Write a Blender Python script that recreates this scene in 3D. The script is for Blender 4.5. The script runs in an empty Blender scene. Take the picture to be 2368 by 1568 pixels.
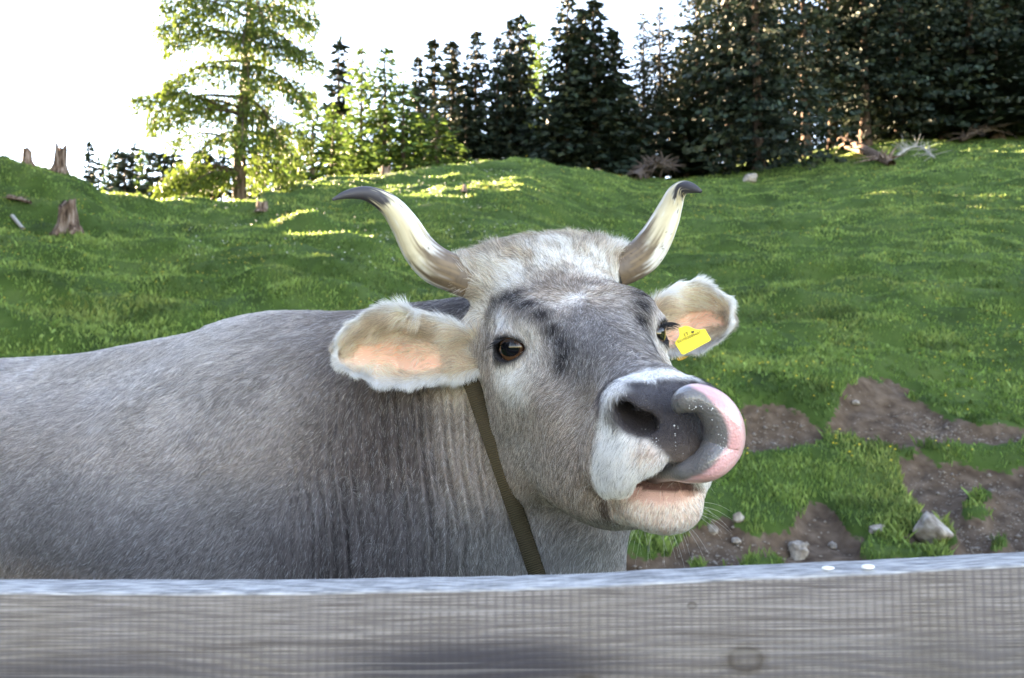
import bpy, bmesh, math, random, time
import numpy as np
from mathutils import Vector, Matrix
T0 = time.time()
scene = bpy.context.scene
col = scene.collection
R = math.radians

# ---------------------------------------------------------------- camera
CAM = np.array([0.0, 0.0, 1.30])
PITCH = R(3.0)
cam_d = bpy.data.cameras.new('camera')
cam = bpy.data.objects.new('camera', cam_d)
col.objects.link(cam)
cam.location = CAM
cam.rotation_euler = (R(90) + PITCH, 0, 0)
cam_d.sensor_width = 36
cam_d.lens = 36 * 852.0 / 1024
cam_d.clip_end = 3000
cam_d.dof.use_dof = True
cam_d.dof.focus_distance = 1.06
cam_d.dof.aperture_fstop = 10.0
scene.camera = cam

# ---------------------------------------------------------------- sky, sun, exposure
SUN_AZ, SUN_EL = R(-46), R(14.6)          # azimuth from +Y towards +X
world = bpy.data.worlds.new('World'); scene.world = world
world.use_nodes = True
wn = world.node_tree.nodes; wl = world.node_tree.links
sky = wn.new('ShaderNodeTexSky'); sky.sky_type = 'NISHITA'; sky.sun_disc = False
sky.sun_elevation = SUN_EL; sky.sun_rotation = SUN_AZ
sky.altitude = 1700; sky.air_density = 1.0; sky.dust_density = 0.05; sky.ozone_density = 1.0
bg = wn['Background']; bg.inputs['Strength'].default_value = 0.05
wl.new(sky.outputs[0], bg.inputs[0])
sd = bpy.data.lights.new('sun', 'SUN'); sd.energy = 5.0; sd.angle = R(0.53); sd.color = (1.0, .88, .68)
sun = bpy.data.objects.new('sun', sd); col.objects.link(sun)
sdir = Vector((math.sin(SUN_AZ) * math.cos(SUN_EL), math.cos(SUN_AZ) * math.cos(SUN_EL), math.sin(SUN_EL)))
sun.rotation_euler = sdir.to_track_quat('Z', 'Y').to_euler()
scene.view_settings.view_transform = 'Standard'; scene.view_settings.look = 'None'
scene.view_settings.exposure = 4.85; scene.view_settings.gamma = 1.0
scene.view_settings.use_curve_mapping = False
scene.view_settings.use_white_balance = True
scene.view_settings.white_balance_temperature = 8350; scene.view_settings.white_balance_tint = 22

# ---------------------------------------------------------------- helpers
FPX, CX, CY = 1969.5, 1183.5, 784.0
_c, _s = math.cos(PITCH), math.sin(PITCH)
def at(c, r, d):
    """point seen at photo column c, row r whose distance along the view axis is d"""
    a = (c - CX) / FPX * d; b = (CY - r) / FPX * d
    return np.array([a, d * _c - b * _s, d * _s + b * _c]) + CAM
def tag(o, label=None, cat=None, group=None, kind=None):
    if label: o['label'] = label
    if cat: o['category'] = cat
    if group: o['group'] = group
    if kind: o['kind'] = kind
    return o
def link(name, data, parent=None, mat=None):
    o = bpy.data.objects.new(name, data); col.objects.link(o)
    if parent: o.parent = parent
    if mat is not None and len(data.materials) == 0: data.materials.append(mat)
    return o
def mesh_np(name, V, faces, smooth=True, colors=None, attr='Col'):
    """V (n,3); faces = (m,k) array (k = 3 or 4) or a list of such arrays"""
    me = bpy.data.meshes.new(name)
    if isinstance(faces, np.ndarray): faces = [faces]
    faces = [f for f in faces if len(f)]
    V = np.asarray(V, np.float32)
    me.vertices.add(len(V)); me.vertices.foreach_set('co', V.ravel())
    idx = np.concatenate([f.ravel() for f in faces]).astype(np.int32)
    tot = np.concatenate([np.full(len(f), f.shape[1]) for f in faces]).astype(np.int32)
    st = np.concatenate([[0], np.cumsum(tot)[:-1]]).astype(np.int32)
    me.loops.add(len(idx)); me.loops.foreach_set('vertex_index', idx)
    me.polygons.add(len(tot)); me.polygons.foreach_set('loop_start', st); me.polygons.foreach_set('loop_total', tot)
    if smooth: me.polygons.foreach_set('use_smooth', np.ones(len(tot), bool))
    if colors is not None:
        C = np.ones((len(V), 4), np.float32); C[:, :3] = colors
        a = me.attributes.new(attr, 'FLOAT_COLOR', 'POINT'); a.data.foreach_set('color', C.ravel())
    me.update(calc_edges=True)
    return me
def hash3(i, j, k, seed=0):
    h = (i.astype(np.int64) * 374761393 + j.astype(np.int64) * 668265263 + k.astype(np.int64) * 2147483647 + seed * 974634541)
    h = (h ^ (h >> 13)) * 1274126177 & 0x7fffffff
    h = (h ^ (h >> 16)) & 0xffff
    return h.astype(np.float32) / 65535.0
def vnoise(P, seed=0):
    """value noise in -1..1"""
    P = np.asarray(P, np.float32)
    if P.shape[1] == 2: P = np.concatenate([P, np.zeros((len(P), 1), np.float32)], 1)
    I = np.floor(P).astype(np.int32); f = P - I; f = f * f * (3 - 2 * f)
    r = 0
    for a in (0, 1):
        for b in (0, 1):
            for c in (0, 1):
                w = (f[:, 0] if a else 1 - f[:, 0]) * (f[:, 1] if b else 1 - f[:, 1]) * (f[:, 2] if c else 1 - f[:, 2])
                r = r + w * hash3(I[:, 0] + a, I[:, 1] + b, I[:, 2] + c, seed)
    return r * 2 - 1
def fbm(P, oct=4, seed=0, gain=.5):
    P = np.asarray(P, np.float32); r = 0; a = 1
    for o in range(oct):
        r = r + a * vnoise(P * 2 ** o, seed + o); a *= gain
    return r
def sstep(a, b, x):
    t = np.clip((np.asarray(x, np.float32) - a) / (b - a), 0, 1); return t * t * (3 - 2 * t)
def pchip(xs, ys, x):
    """smooth interpolation through stations"""
    xs = np.asarray(xs, np.float64); ys = np.asarray(ys, np.float64)
    h = np.diff(xs); dl = np.diff(ys) / h
    m = np.zeros(len(xs)); m[0] = dl[0]; m[-1] = dl[-1]
    for i in range(1, len(xs) - 1):
        if dl[i - 1] * dl[i] > 0:
            w1 = 2 * h[i] + h[i - 1]; w2 = h[i] + 2 * h[i - 1]
            m[i] = (w1 + w2) / (w1 / dl[i - 1] + w2 / dl[i])
    x = np.clip(x, xs[0], xs[-1]); i = np.clip(np.searchsorted(xs, x, side='right') - 1, 0, len(xs) - 2)
    t = (x - xs[i]) / h[i]
    return (ys[i] * (1 + 2 * t) * (1 - t) ** 2 + h[i] * m[i] * t * (1 - t) ** 2 + ys[i + 1] * t * t * (3 - 2 * t) + h[i] * m[i + 1] * t * t * (t - 1)).astype(np.float32)
def norm(a): return a / np.maximum(np.linalg.norm(a, axis=-1, keepdims=True), 1e-9)
def spline(pts, n):
    """Catmull-Rom through rows of pts, n samples"""
    P = np.asarray(pts, float); P = np.vstack([2 * P[0] - P[1], P, 2 * P[-1] - P[-2]])
    k = len(P) - 3; t = np.linspace(0, k - 1e-6, n); i = t.astype(int); f = (t - i)[:, None]
    a, b, c, d = P[i], P[i + 1], P[i + 2], P[i + 3]
    return .5 * (2 * b + (c - a) * f + (2 * a - 5 * b + 4 * c - d) * f ** 2 + (3 * b - a - 3 * c + d) * f ** 3)
def hair(name, roots, tips_list, rad, colors, mat, parent=None, root_s=1.0, tip_s=.25):
    """tips_list: list of (n,3) arrays of further points; one hair-curves object"""
    n = len(roots); k = 1 + len(tips_list)
    hc = bpy.data.hair_curves.new(name)
    hc.add_curves([k] * n)
    P = np.stack([roots] + list(tips_list), 1).astype(np.float32)
    hc.attributes['position'].data.foreach_set('vector', P.ravel())
    prof = np.linspace(root_s, tip_s, k)[None, :]
    ra = hc.attributes.get('radius') or hc.attributes.new('radius', 'FLOAT', 'POINT')
    ra.data.foreach_set('value', (np.broadcast_to(np.asarray(rad, np.float32).reshape(-1, 1), (n, 1)) * prof).astype(np.float32).ravel())
    C = np.ones((n, 4), np.float32); C[:, :3] = colors
    hc.attributes.new('Col', 'FLOAT_COLOR', 'CURVE').data.foreach_set('color', C.ravel())
    return link(name, hc, parent, mat)
# ---- material helpers
def new_mat(name, base=(.5, .5, .5), rough=.7, spec=.3):
    m = bpy.data.materials.new(name); m.use_nodes = True
    b = m.node_tree.nodes['Principled BSDF']
    b.inputs['Base Color'].default_value = (*base, 1); b.inputs['Roughness'].default_value = rough
    b.inputs['Specular IOR Level'].default_value = spec
    return m, m.node_tree.nodes, m.node_tree.links, b
def nd(N, t, **kw):
    n = N.new(t)
    for k, v in kw.items():
        if k.startswith('in_'): n.inputs[k[3:].replace('_', ' ')].default_value = v
        else: setattr(n, k, v)
    return n
def ramp(N, stops, interp='LINEAR'):
    r = N.new('ShaderNodeValToRGB'); e = r.color_ramp.elements; r.color_ramp.interpolation = interp
    while len(e) < len(stops): e.new(.5)
    for el, (p, c) in zip(e, stops): el.position = p; el.color = (*c, 1)
    return r
def mixc(N, L, fac, a, b, blend='MIX'):
    m = N.new('ShaderNodeMix'); m.data_type = 'RGBA'; m.blend_type = blend
    for s, v in ((0, fac), (6, a), (7, b)):
        if hasattr(v, 'links'): L.new(v, m.inputs[s])
        elif s == 0: m.inputs[0].default_value = v
        else: m.inputs[s].default_value = (*v, 1)
    return m.outputs[2]
# ================================================================= pasture
def colt(c): return (c - CX) / FPX
def rowz(r, d): return CAM[2] + (886.7 - r) / FPX * d
_near = [(0, 0), (4.6, 0), (5.6, .02)]
_prof = {
 -1500: [(7, .6), (9, 2.4), (12, 4.6), (14, 5.8), (17, 6.8), (22, 7.6), (30, 8.2), (60, 9)],
 -700: [(7, .6), (9, 2.2), (12, 4.2), (14, 5.2), (17, 6.4), (22, 6.9), (30, 6.4), (60, 6)],
 0: [(7, .55), (9, 1.55), (12, rowz(600, 12)), (14, rowz(520, 14)), (16, rowz(430, 16)), (17.5, rowz(362, 17.5)), (20, 5.9), (26, 4.5), (60, 3)],
 60: [(7, .55), (9, 1.55), (12, rowz(608, 12)), (14, rowz(530, 14)), (16, rowz(440, 16)), (17.6, rowz(371, 17.6)), (20, 5.7), (26, 4.4), (60, 3)],
 150: [(7, .55), (9, 1.52), (12, rowz(625, 12)), (14, rowz(536, 14)), (16, rowz(465, 16)), (17.8, rowz(405, 17.8)), (21, 5.2), (28, 4), (60, 3)],
 300: [(7, .52), (9, 1.5), (14, rowz(580, 14)), (18, rowz(505, 18)), (20, rowz(467, 20)), (23, 5.2), (30, 4.2), (60, 3)],
 430: [(7, .5), (9, 1.45), (14, rowz(588, 14)), (15.6, rowz(556, 15.6)), (17.4, rowz(540, 17.4)), (18.6, rowz(518, 18.6)), (22, rowz(482, 22)), (25, 5.7), (32, 4.5), (60, 3)],
 555: [(7, .5), (9, 1.42), (14, rowz(590, 14)), (15.3, rowz(561, 15.3)), (17.4, rowz(542, 17.4)), (18.6, rowz(516, 18.6)), (20.2, rowz(498, 20.2)), (22, rowz(483, 22)), (24.5, rowz(474, 24.5)), (27, 6.3), (34, 5), (60, 4)],
 640: [(7, .5), (9, 1.4), (14, rowz(590, 14)), (15.2, rowz(563, 15.2)), (17.3, rowz(543, 17.3)), (18.4, rowz(512, 18.4)), (20, rowz(481, 20)), (23, rowz(456, 23)), (26, rowz(441, 26)), (29, 7.2), (36, 6.4), (60, 5)],
 800: [(7, .5), (9, 1.4), (14, rowz(598, 14)), (15.2, rowz(566, 15.2)), (17.2, rowz(546, 17.2)), (18.6, rowz(505, 18.6)), (22, rowz(459, 22)), (25, rowz(438, 25)), (28, rowz(425, 28)), (31, 7.9), (38, 7.4), (60, 6)],
 1000: [(7, .5), (9, 1.4), (14, rowz(630, 14)), (19, rowz(492, 19)), (23, rowz(441, 23)), (27, rowz(415, 27)), (30, rowz(402, 30)), (34, 8.6), (42, 8.2), (60, 8)],
 1200: [(7, .5), (9, 1.35), (14, rowz(640, 14)), (20, rowz(475, 20)), (24, rowz(426, 24)), (28, rowz(401, 28)), (32, rowz(386, 32)), (36, 9.4), (45, 9.2), (60, 9.5)],
 1400: [(7, .45), (9, 1.3), (14, rowz(670, 14)), (20, rowz(545, 20)), (28, rowz(440, 28)), (33, rowz(401, 33)), (37, 9.5), (45, 10), (60, 11)],
 1480: [(7, .45), (9, 1.3), (14, rowz(670, 14)), (20, rowz(550, 20)), (28, rowz(455, 28)), (34, rowz(413, 34)), (38, 10.1), (60, 14)],
 1750: [(7, .40), (9, 1.25), (14, rowz(670, 14)), (20, rowz(545, 20)), (28, rowz(455, 28)), (36, rowz(402, 36)), (45, 13.0), (60, 17)],
 1950: [(7, .35), (9, 1.22), (14, rowz(665, 14)), (20, rowz(535, 20)), (28, rowz(435, 28)), (37, rowz(377, 37)), (45, 14.0), (60, 18)],
 2100: [(7, .35), (9, 1.2), (14, rowz(655, 14)), (20, rowz(520, 20)), (28, rowz(415, 28)), (38, rowz(351, 38)), (46, 15), (60, 19)],
 2367: [(7, .35), (9, 1.2), (14, rowz(645, 14)), (20, rowz(505, 20)), (28, rowz(395, 28)), (40, rowz(323, 40)), (48, 16), (60, 20)],
 3200: [(7, .35), (9, 1.2), (14, 3.2), (20, 5.6), (28, 9.0), (40, 14), (48, 18), (60, 22)],
}
_dg = np.concatenate([np.linspace(0, 5.6, 8), np.arange(5.8, 60.1, .2)])
_cols = sorted(_prof); _tab = np.stack([pchip([a for a, _ in _near + _prof[c]], [b for _, b in _near + _prof[c]], _dg) for c in _cols])
_tg = np.linspace(colt(_cols[0]), colt(_cols[-1]), 420)
_tab = np.stack([pchip([colt(c) for c in _cols], _tab[:, j], _tg) for j in range(len(_dg))], 1)    # (420, nd)
POLY = {k: np.array(v, float) for k, v in {
 'low': [(1405, 1420), (1425, 1262), (1480, 1272), (1530, 1236), (1600, 1215), (1660, 1188), (1720, 1212), (1790, 1222), (1830, 1200), (1862, 1148), (1905, 1128), (1945, 1170), (1985, 1215), (2060, 1222), (2110, 1205), (2128, 1168), (2090, 1105), (2085, 1052), (2130, 1028), (2200, 1058), (2300, 1072), (2420, 1090), (2440, 1420)],
 'mid': [(1715, 958), (1800, 950), (1880, 968), (1935, 985), (1960, 1000), (1850, 1012), (1715, 1026)],
 'high': [(1955, 938), (1985, 896), (2060, 900), (2120, 912), (2190, 942), (2240, 972), (2420, 976), (2420, 1016), (2100, 1010), (1980, 1004), (1900, 984)],
 'spot': [(2020, 868), (2060, 860), (2110, 885), (2130, 900), (2060, 895)],
}.items()}
ISL = [(2040, 1245, 62, 34), (2170, 1215, 46, 22), (2140, 1265, 60, 26), (1480, 1248, 62, 22), (1760, 1296, 70, 16), (1655, 1300, 24, 14), (1590, 1300, 26, 12), (2255, 1170, 40, 20), (2250, 1130, 40, 12), (1935, 1000, 46, 14), (2320, 1240, 30, 14)]
def in_poly(P, x, y):
    ins = np.zeros(len(x), bool); n = len(P)
    for i in range(n):
        x0, y0 = P[i]; x1, y1 = P[(i + 1) % n]
        c = ((y0 > y) != (y1 > y)) & (x < (x1 - x0) * (y - y0) / (y1 - y0 + 1e-9) + x0); ins ^= c
    return ins
def base_h(x, y):
    d = np.hypot(x, y) * np.cos(np.clip(np.arctan2(x, y), -1.05, 1.05)); d = np.where(y > 0, d, 0)
    d = np.clip(d, 0, 59.9)
    t = np.clip(np.where(y > .5, x / np.maximum(y, .5), np.sign(x) * 3), _tg[0], _tg[-1] - 1e-6)
    ft = (t - _tg[0]) / (_tg[1] - _tg[0]); i = np.clip(ft.astype(int), 0, 418); a = ft - i
    j = np.clip(np.searchsorted(_dg, d, side='right') - 1, 0, len(_dg) - 2); b = (d - _dg[j]) / (_dg[j + 1] - _dg[j])
    return _tab[i, j] * (1 - a) * (1 - b) + _tab[i + 1, j] * a * (1 - b) + _tab[i, j + 1] * (1 - a) * b + _tab[i + 1, j + 1] * a * b
def soil_mask(x, y, z):
    Y = y * _c + (z - CAM[2]) * _s; Zc = -y * _s + (z - CAM[2]) * _c; Yc = np.maximum(Y, .1)
    c = CX + FPX * x / Yc; r = CY - FPX * Zc / Yc
    ok = (Y > 4.5) & (Y < 14)
    P = np.stack([x, y], 1)
    c = c + 14 * fbm(P * 2.2, 3, 91) + 9 * fbm(P * 11, 2, 93); r = r + 8 * fbm(P * 2.4, 3, 95) + 6 * fbm(P * 12, 2, 97)
    m = np.zeros(len(x), bool)
    for k in POLY: m |= in_poly(POLY[k], c, r)
    for a, b, ra, rb in ISL: m &= ((c - a) / ra) ** 2 + ((r - b) / rb) ** 2 > 1
    m |= (r > 1330) & (y > 0) & (x > .6) & (vnoise(P * 1.5, 6) < .3)
    return (m & ok).astype(np.float32)
# hummocks added to the knoll so their left flanks catch the low sun: (column, distance, width x, width y, height)
HUM = [(470, 20.5, 1.1, .8, 0.13), (545, 19.6, .9, .7, 0.16), (610, 20.8, 1.0, .8, 0.18), (655, 24.6, .9, .9, 0.22), (700, 26.2, 1.0, .8, 0.18), (640, 17.4, 1.1, .5, 0.16), (700, 17.0, .8, .45, 0.16), (765, 17.2, .9, .5, 0.16), (575, 17.9, .9, .5, 0.13),
       (770, 27.6, 1.3, .8, 0.20), (840, 28.8, 1.3, .8, 0.20), (910, 29.4, 1.2, .8, 0.20), (985, 30, 1.3, .8, 0.20), (1060, 30.6, 1.2, .8, 0.19), (1130, 31.2, 1.2, .8, 0.18), (1200, 31.6, 1.1, .8, 0.16), (800, 25.5, 1.2, .6, 0.16), (900, 26.6, 1.2, .6, 0.16), (740, 22.5, 1.0, .6, 0.16), (330, 19.4, .8, .6, 0.11), (260, 18.8, .7, .6, 0.11)]
def hummocks(x, y):
    h = np.zeros(len(x))
    for c, d, wx, wy, hh in HUM:
        cx = colt(c) * d; h += hh * np.exp(-((x - cx) / wx) ** 2 - ((y - d) / wy) ** 2)
    return h
def relief(x, y):
    P = np.stack([x, y], 1); far = sstep(6, 11, y)
    u = fbm(np.stack([x * .35, y * .9], 1), 3, 61) * .17 + fbm(np.stack([x * 1.1, y * 2.2], 1), 3, 67) * .095
    ter = np.sin((y * 1.0 + .35 * x + 1.2 * vnoise(P * .35, 71)) * 4.6) * .055 * sstep(8, 12, y) * (1 - sstep(30, 36, y))
    return hummocks(x, y) + (u + ter) * (.25 + .75 * far) * sstep(3.5, 6.5, np.hypot(x, y)) + .02 * fbm(P * 5, 2, 77) * sstep(4, 6, y)
def ground_h(x, y):
    x = np.atleast_1d(np.asarray(x, float)); y = np.atleast_1d(np.asarray(y, float))
    return base_h(x, y) + relief(x, y)
th = np.concatenate([np.linspace(-180, -50, 60)[:-1], np.linspace(-50, -34, 50)[:-1], np.linspace(-34, 34, 460)[:-1], np.linspace(34, 50, 40)[:-1], np.linspace(50, 180, 50)[:-1]])
rg = np.concatenate([[0.0, .5, 1.0, 1.6, 2.2, 3, 3.8, 4.5], 4.9 * 1.007 ** np.arange(116), 11.0 * 1.0135 ** np.arange(130), 63 * 1.25 ** np.arange(1, 13)])
TH, RG = np.meshgrid(np.radians(th), rg, indexing='ij')
gx, gy = (RG * np.sin(TH)).ravel(), (RG * np.cos(TH)).ravel()
gb = base_h(gx, gy); soil = soil_mask(gx, gy, gb).reshape(TH.shape)
sm = soil.copy()
for _ in range(3): sm = (np.roll(sm, 1, 0) + 2 * sm + np.roll(sm, -1, 0)) / 4; sm[:, 1:-1] = (sm[:, :-2] + 2 * sm[:, 1:-1] + sm[:, 2:]) / 4
gz_ = gb + relief(gx, gy)
gz_ = gz_ - (.13 * sm.ravel() - .02 * fbm(np.stack([gx, gy], 1) * 6, 3, 15) * sm.ravel())
gz_ = np.where(RG.ravel() > 60, gz_ - .00 * RG.ravel(), gz_)
nt_, nr_ = TH.shape
i = np.arange(nt_)[:, None]; j = np.arange(nr_ - 1)[None]; i2 = (i + 1) % nt_
GF = np.stack([i * nr_ + j, i * nr_ + j + 1, i2 * nr_ + j + 1, i2 * nr_ + j], -1).reshape(-1, 4)[:, ::-1].copy()
GV = np.stack([gx, gy, gz_], 1)
mground, N, L, b = new_mat('pasture_ground', rough=.95, spec=.1)
so = nd(N, 'ShaderNodeAttribute', attribute_name='Soil'); tc = nd(N, 'ShaderNodeTexCoord')
n1 = nd(N, 'ShaderNodeTexNoise'); n1.inputs['Scale'].default_value = 1.3; n1.inputs['Detail'].default_value = 8; L.new(tc.outputs['Object'], n1.inputs['Vector'])
n2 = nd(N, 'ShaderNodeTexNoise'); n2.inputs['Scale'].default_value = 9; n2.inputs['Detail'].default_value = 6; L.new(tc.outputs['Object'], n2.inputs['Vector'])
vo = nd(N, 'ShaderNodeTexVoronoi'); vo.inputs['Scale'].default_value = 22; L.new(tc.outputs['Object'], vo.inputs['Vector'])
g1 = ramp(N, [(.3, (.022, .042, .009)), (.5, (.042, .076, .016)), (.7, (.064, .098, .026))]); L.new(n1.outputs['Fac'], g1.inputs[0])
s1 = ramp(N, [(.25, (.046, .030, .020)), (.5, (.092, .063, .044)), (.75, (.145, .105, .077))]); L.new(n2.outputs['Fac'], s1.inputs[0])
pv = ramp(N, [(.0, (1, 1, 1)), (.16, (1, 1, 1)), (.2, (0, 0, 0))]); L.new(vo.outputs['Distance'], pv.inputs[0])
pm_ = nd(N, 'ShaderNodeMath', operation='GREATER_THAN'); pm_.inputs[1].default_value = .80; L.new(vo.outputs['Color'], pm_.inputs[0])
pp = nd(N, 'ShaderNodeMath', operation='MULTIPLY'); L.new(pv.outputs[0], pp.inputs[0]); L.new(pm_.outputs[0], pp.inputs[1])
s2 = mixc(N, L, pp.outputs[0], s1.outputs[0], (.24, .20, .165))
n3 = nd(N, 'ShaderNodeTexNoise'); n3.inputs['Scale'].default_value = 17; n3.inputs['Detail'].default_value = 5; L.new(tc.outputs['Object'], n3.inputs['Vector'])
ad = nd(N, 'ShaderNodeMath', operation='MULTIPLY_ADD'); ad.inputs[1].default_value = .9; L.new(n3.outputs['Fac'], ad.inputs[0]); L.new(so.outputs['Fac'], ad.inputs[2])
sh_ = nd(N, 'ShaderNodeMapRange'); sh_.interpolation_type = 'SMOOTHSTEP'; sh_.inputs[1].default_value = .80; sh_.inputs[2].default_value = .92; L.new(ad.outputs[0], sh_.inputs[0])
gm = mixc(N, L, sh_.outputs[0], g1.outputs[0], s2); L.new(gm, b.inputs['Base Color'])
bu = nd(N, 'ShaderNodeBump'); bu.inputs['Distance'].default_value = .04; bu.inputs['Strength'].default_value = .7; L.new(n2.outputs['Fac'], bu.inputs['Height']); L.new(bu.outputs[0], b.inputs['Normal'])
me = mesh_np('ground', GV, GF); me.attributes.new('Soil', 'FLOAT', 'POINT').data.foreach_set('value', np.clip(sm * 1.0, 0, 1).ravel().astype(np.float32))
ground = tag(link('ground', me, None, mground), kind='structure')
# exact height of the built sheet, for planting things on it
def sheet(x, y):
    x = np.atleast_1d(np.asarray(x, float)); y = np.atleast_1d(np.asarray(y, float))
    a = np.degrees(np.arctan2(x, y)); r = np.hypot(x, y)
    i = np.clip(np.searchsorted(th, a, side='right') - 1, 0, nt_ - 2); j = np.clip(np.searchsorted(rg, r, side='right') - 1, 0, nr_ - 2)
    u = (a - th[i]) / (th[i + 1] - th[i]); v = (r - rg[j]) / (rg[j + 1] - rg[j]); Z = gz_.reshape(nt_, nr_)
    return Z[i, j] * (1 - u) * (1 - v) + Z[i + 1, j] * u * (1 - v) + Z[i, j + 1] * (1 - u) * v + Z[i + 1, j + 1] * u * v
def soil_at(x, y):
    a = np.degrees(np.arctan2(x, y)); r = np.hypot(x, y)
    i = np.clip(np.searchsorted(th, a, side='right') - 1, 0, nt_ - 2); j = np.clip(np.searchsorted(rg, r, side='right') - 1, 0, nr_ - 2)
    return sm[i, j]
def foot(c, d):
    """ground point under photo column c at distance d"""
    x = colt(c) * d * 1.0; return np.array([x, d, float(sheet(x, d)[0])])
def foot_row(c, r, dmin=5.2, dmax=60):
    """first ground point seen at photo column c, row r"""
    dd = np.linspace(dmin, dmax, 900); P = np.stack([at(c, r, k) for k in dd]); k = np.where(P[:, 2] < sheet(P[:, 0], P[:, 1]))[0]
    k = k[0] if len(k) else int(np.argmin(P[:, 2] - sheet(P[:, 0], P[:, 1]))); return np.array([P[k, 0], P[k, 1], float(sheet(P[k, 0], P[k, 1])[0])])

# ---------------------------------------------------------------- grass: a turf nobody could count
mgrass, N, L, b = new_mat('grass_blade', rough=.55, spec=.25)
at_ = nd(N, 'ShaderNodeAttribute', attribute_name='Col'); L.new(at_.outputs['Color'], b.inputs['Base Color'])
tr = nd(N, 'ShaderNodeBsdfTranslucent'); L.new(at_.outputs['Color'], tr.inputs['Color'])
mx = nd(N, 'ShaderNodeMixShader'); mx.inputs[0].default_value = .38; out = N['Material Output']
L.new(b.outputs[0], mx.inputs[1]); L.new(tr.outputs[0], mx.inputs[2]); L.new(mx.outputs[0], out.inputs['Surface'])
rng = np.random.default_rng(3)
NG = globals().get('NGRASS', 420000)
M_ = NG * 3
ga = np.radians(rng.uniform(-37, 37, M_)); gr = 5.0 * np.exp(rng.random(M_) ** .9 * math.log(46 / 5.0))
side = rng.random(M_) < .17; ga = np.where(side, np.radians(rng.choice([-1, 1], M_) * rng.uniform(37, 62, M_)), ga)       # turf beyond the edges of the view
near_ = rng.random(M_) < .10; ga = np.where(near_, np.radians(rng.uniform(-60, 60, M_)), ga); gr = np.where(near_, rng.uniform(1.1, 5.4, M_), gr)
x, y = gr * np.sin(ga), gr * np.cos(ga)
so_ = soil_at(x, y); P2 = np.stack([x, y], 1)
tuft = fbm(P2 * np.array([1.6, 2.4]), 3, 23); tuft2 = vnoise(P2 * 7, 29)
ok = (so_ < .36 + .30 * tuft2) & (rng.random(M_) < np.clip(.62 + .5 * tuft + .35 * tuft2, .12, 1))
x, y, tuft, tuft2, so_ = x[ok][:NG], y[ok][:NG], tuft[ok][:NG], tuft2[ok][:NG], so_[ok][:NG]; n = len(x); d = np.hypot(x, y)
z = sheet(x, y)
hgt = (.025 + .022 * rng.random(n) + .020 * np.clip(tuft, -.6, 1) + .018 * np.clip(tuft2, 0, 1)) * np.where(rng.random(n) < .06, 1.7, 1) * (1 + .25 * sstep(12, 35, d))
hgt = np.maximum(hgt, .02) * np.where(so_ > .1, 1.25, 1)
wdt = np.maximum(.0042, .00075 * d) * rng.uniform(.7, 1.5, n)
weed = (d < 13) & (vnoise(P2[ok][:NG] * 2.2, 53) > .25) & (rng.random(n) < .16); wdt = np.where(weed, wdt * 3.2, wdt); hgt = np.where(weed, hgt * 1.15, hgt)
a = rng.uniform(0, 2 * np.pi, n); ca, sa = np.cos(a), np.sin(a); ln_ = rng.uniform(.15, .85, n) * hgt; b_ = rng.uniform(0, 2 * np.pi, n)
bx, by = np.cos(b_) * ln_, np.sin(b_) * ln_
p0 = np.stack([x - ca * wdt, y - sa * wdt, z - .008], 1); p1 = np.stack([x + ca * wdt, y + sa * wdt, z - .008], 1)
p2 = np.stack([x + ca * wdt * .7 + bx * .35, y + sa * wdt * .7 + by * .35, z + hgt * .6], 1); p3 = np.stack([x + bx, y + by, z + hgt], 1)
V = np.stack([p0, p1, p2, p3], 1).reshape(-1, 3)
g_ = np.array([.115, .196, .044]) * np.ones((n, 1)); 
g_ = lerp_ = g_ * (1 - sstep(-.1, .6, tuft)[:, None]) + np.array([.180, .265, .066]) * sstep(-.1, .6, tuft)[:, None]
yl = sstep(.25, .8, vnoise(P2[ok][:NG] * .9, 33) + .3 * rng.normal(0, 1, n))[:, None]; g_ = g_ * (1 - .5 * yl) + np.array([.20, .215, .06]) * .5 * yl
dkg = sstep(.1, .6, vnoise(P2[ok][:NG] * np.array([1.1, 3.0]), 37))[:, None]; g_ = g_ * (1 - .65 * dkg) + np.array([.022, .055, .014]) * .65 * dkg
g_ = g_ * np.exp(rng.normal(0, .22, (n, 1)))
C4 = np.repeat(g_, 4, 0)
q = (np.arange(n) * 4)[:, None]
grass = tag(link('grass', mesh_np('grass', V, [q + np.array([[0, 1, 2]]), q + np.array([[0, 2, 3]])], colors=np.clip(C4, .005, .6)), None, mgrass), kind='stuff', cat='grass', label='short green pasture grass growing all over the slope')
# yellow buttercups and pale seed heads scattered through the turf
def scatter(name, n, cols, dr, size, colr, label, hh, seed, thresh):
    rng = np.random.default_rng(seed); M = n * 6
    c = rng.uniform(*cols, M); d = dr[0] * np.exp(rng.random(M) * math.log(dr[1] / dr[0])); x = colt(c) * d; y = d
    P = np.stack([x, y], 1); ok = (soil_at(x, y) < .2) & (fbm(P * .8, 2, seed) > thresh); x, y, d = x[ok][:n], y[ok][:n], d[ok][:n]; k = len(x)
    z = sheet(x, y) + rng.uniform(*hh, k); s = np.maximum(size, .00075 * d) * rng.uniform(.7, 1.3, k)
    V = []; 
    for dx, dy, dz in ((1, 0, .15), (0, 1, .3), (-1, 0, .15), (0, -1, 0), (0, 0, 1.0)): V.append(np.stack([x + dx * s, y + dy * s, z + dz * s], 1))
    V = np.stack(V, 1).reshape(-1, 3); q = (np.arange(k) * 5)[:, None]
    m, *_ = new_mat(name + '_petal', colr, .6)
    F = np.concatenate([q + np.array([[0, 1, 4]]), q + np.array([[1, 2, 4]]), q + np.array([[2, 3, 4]]), q + np.array([[3, 0, 4]])])
    return tag(link(name, mesh_np(name, V, F, smooth=False), None, m), label=label, cat='flowers', kind='stuff')
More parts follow.
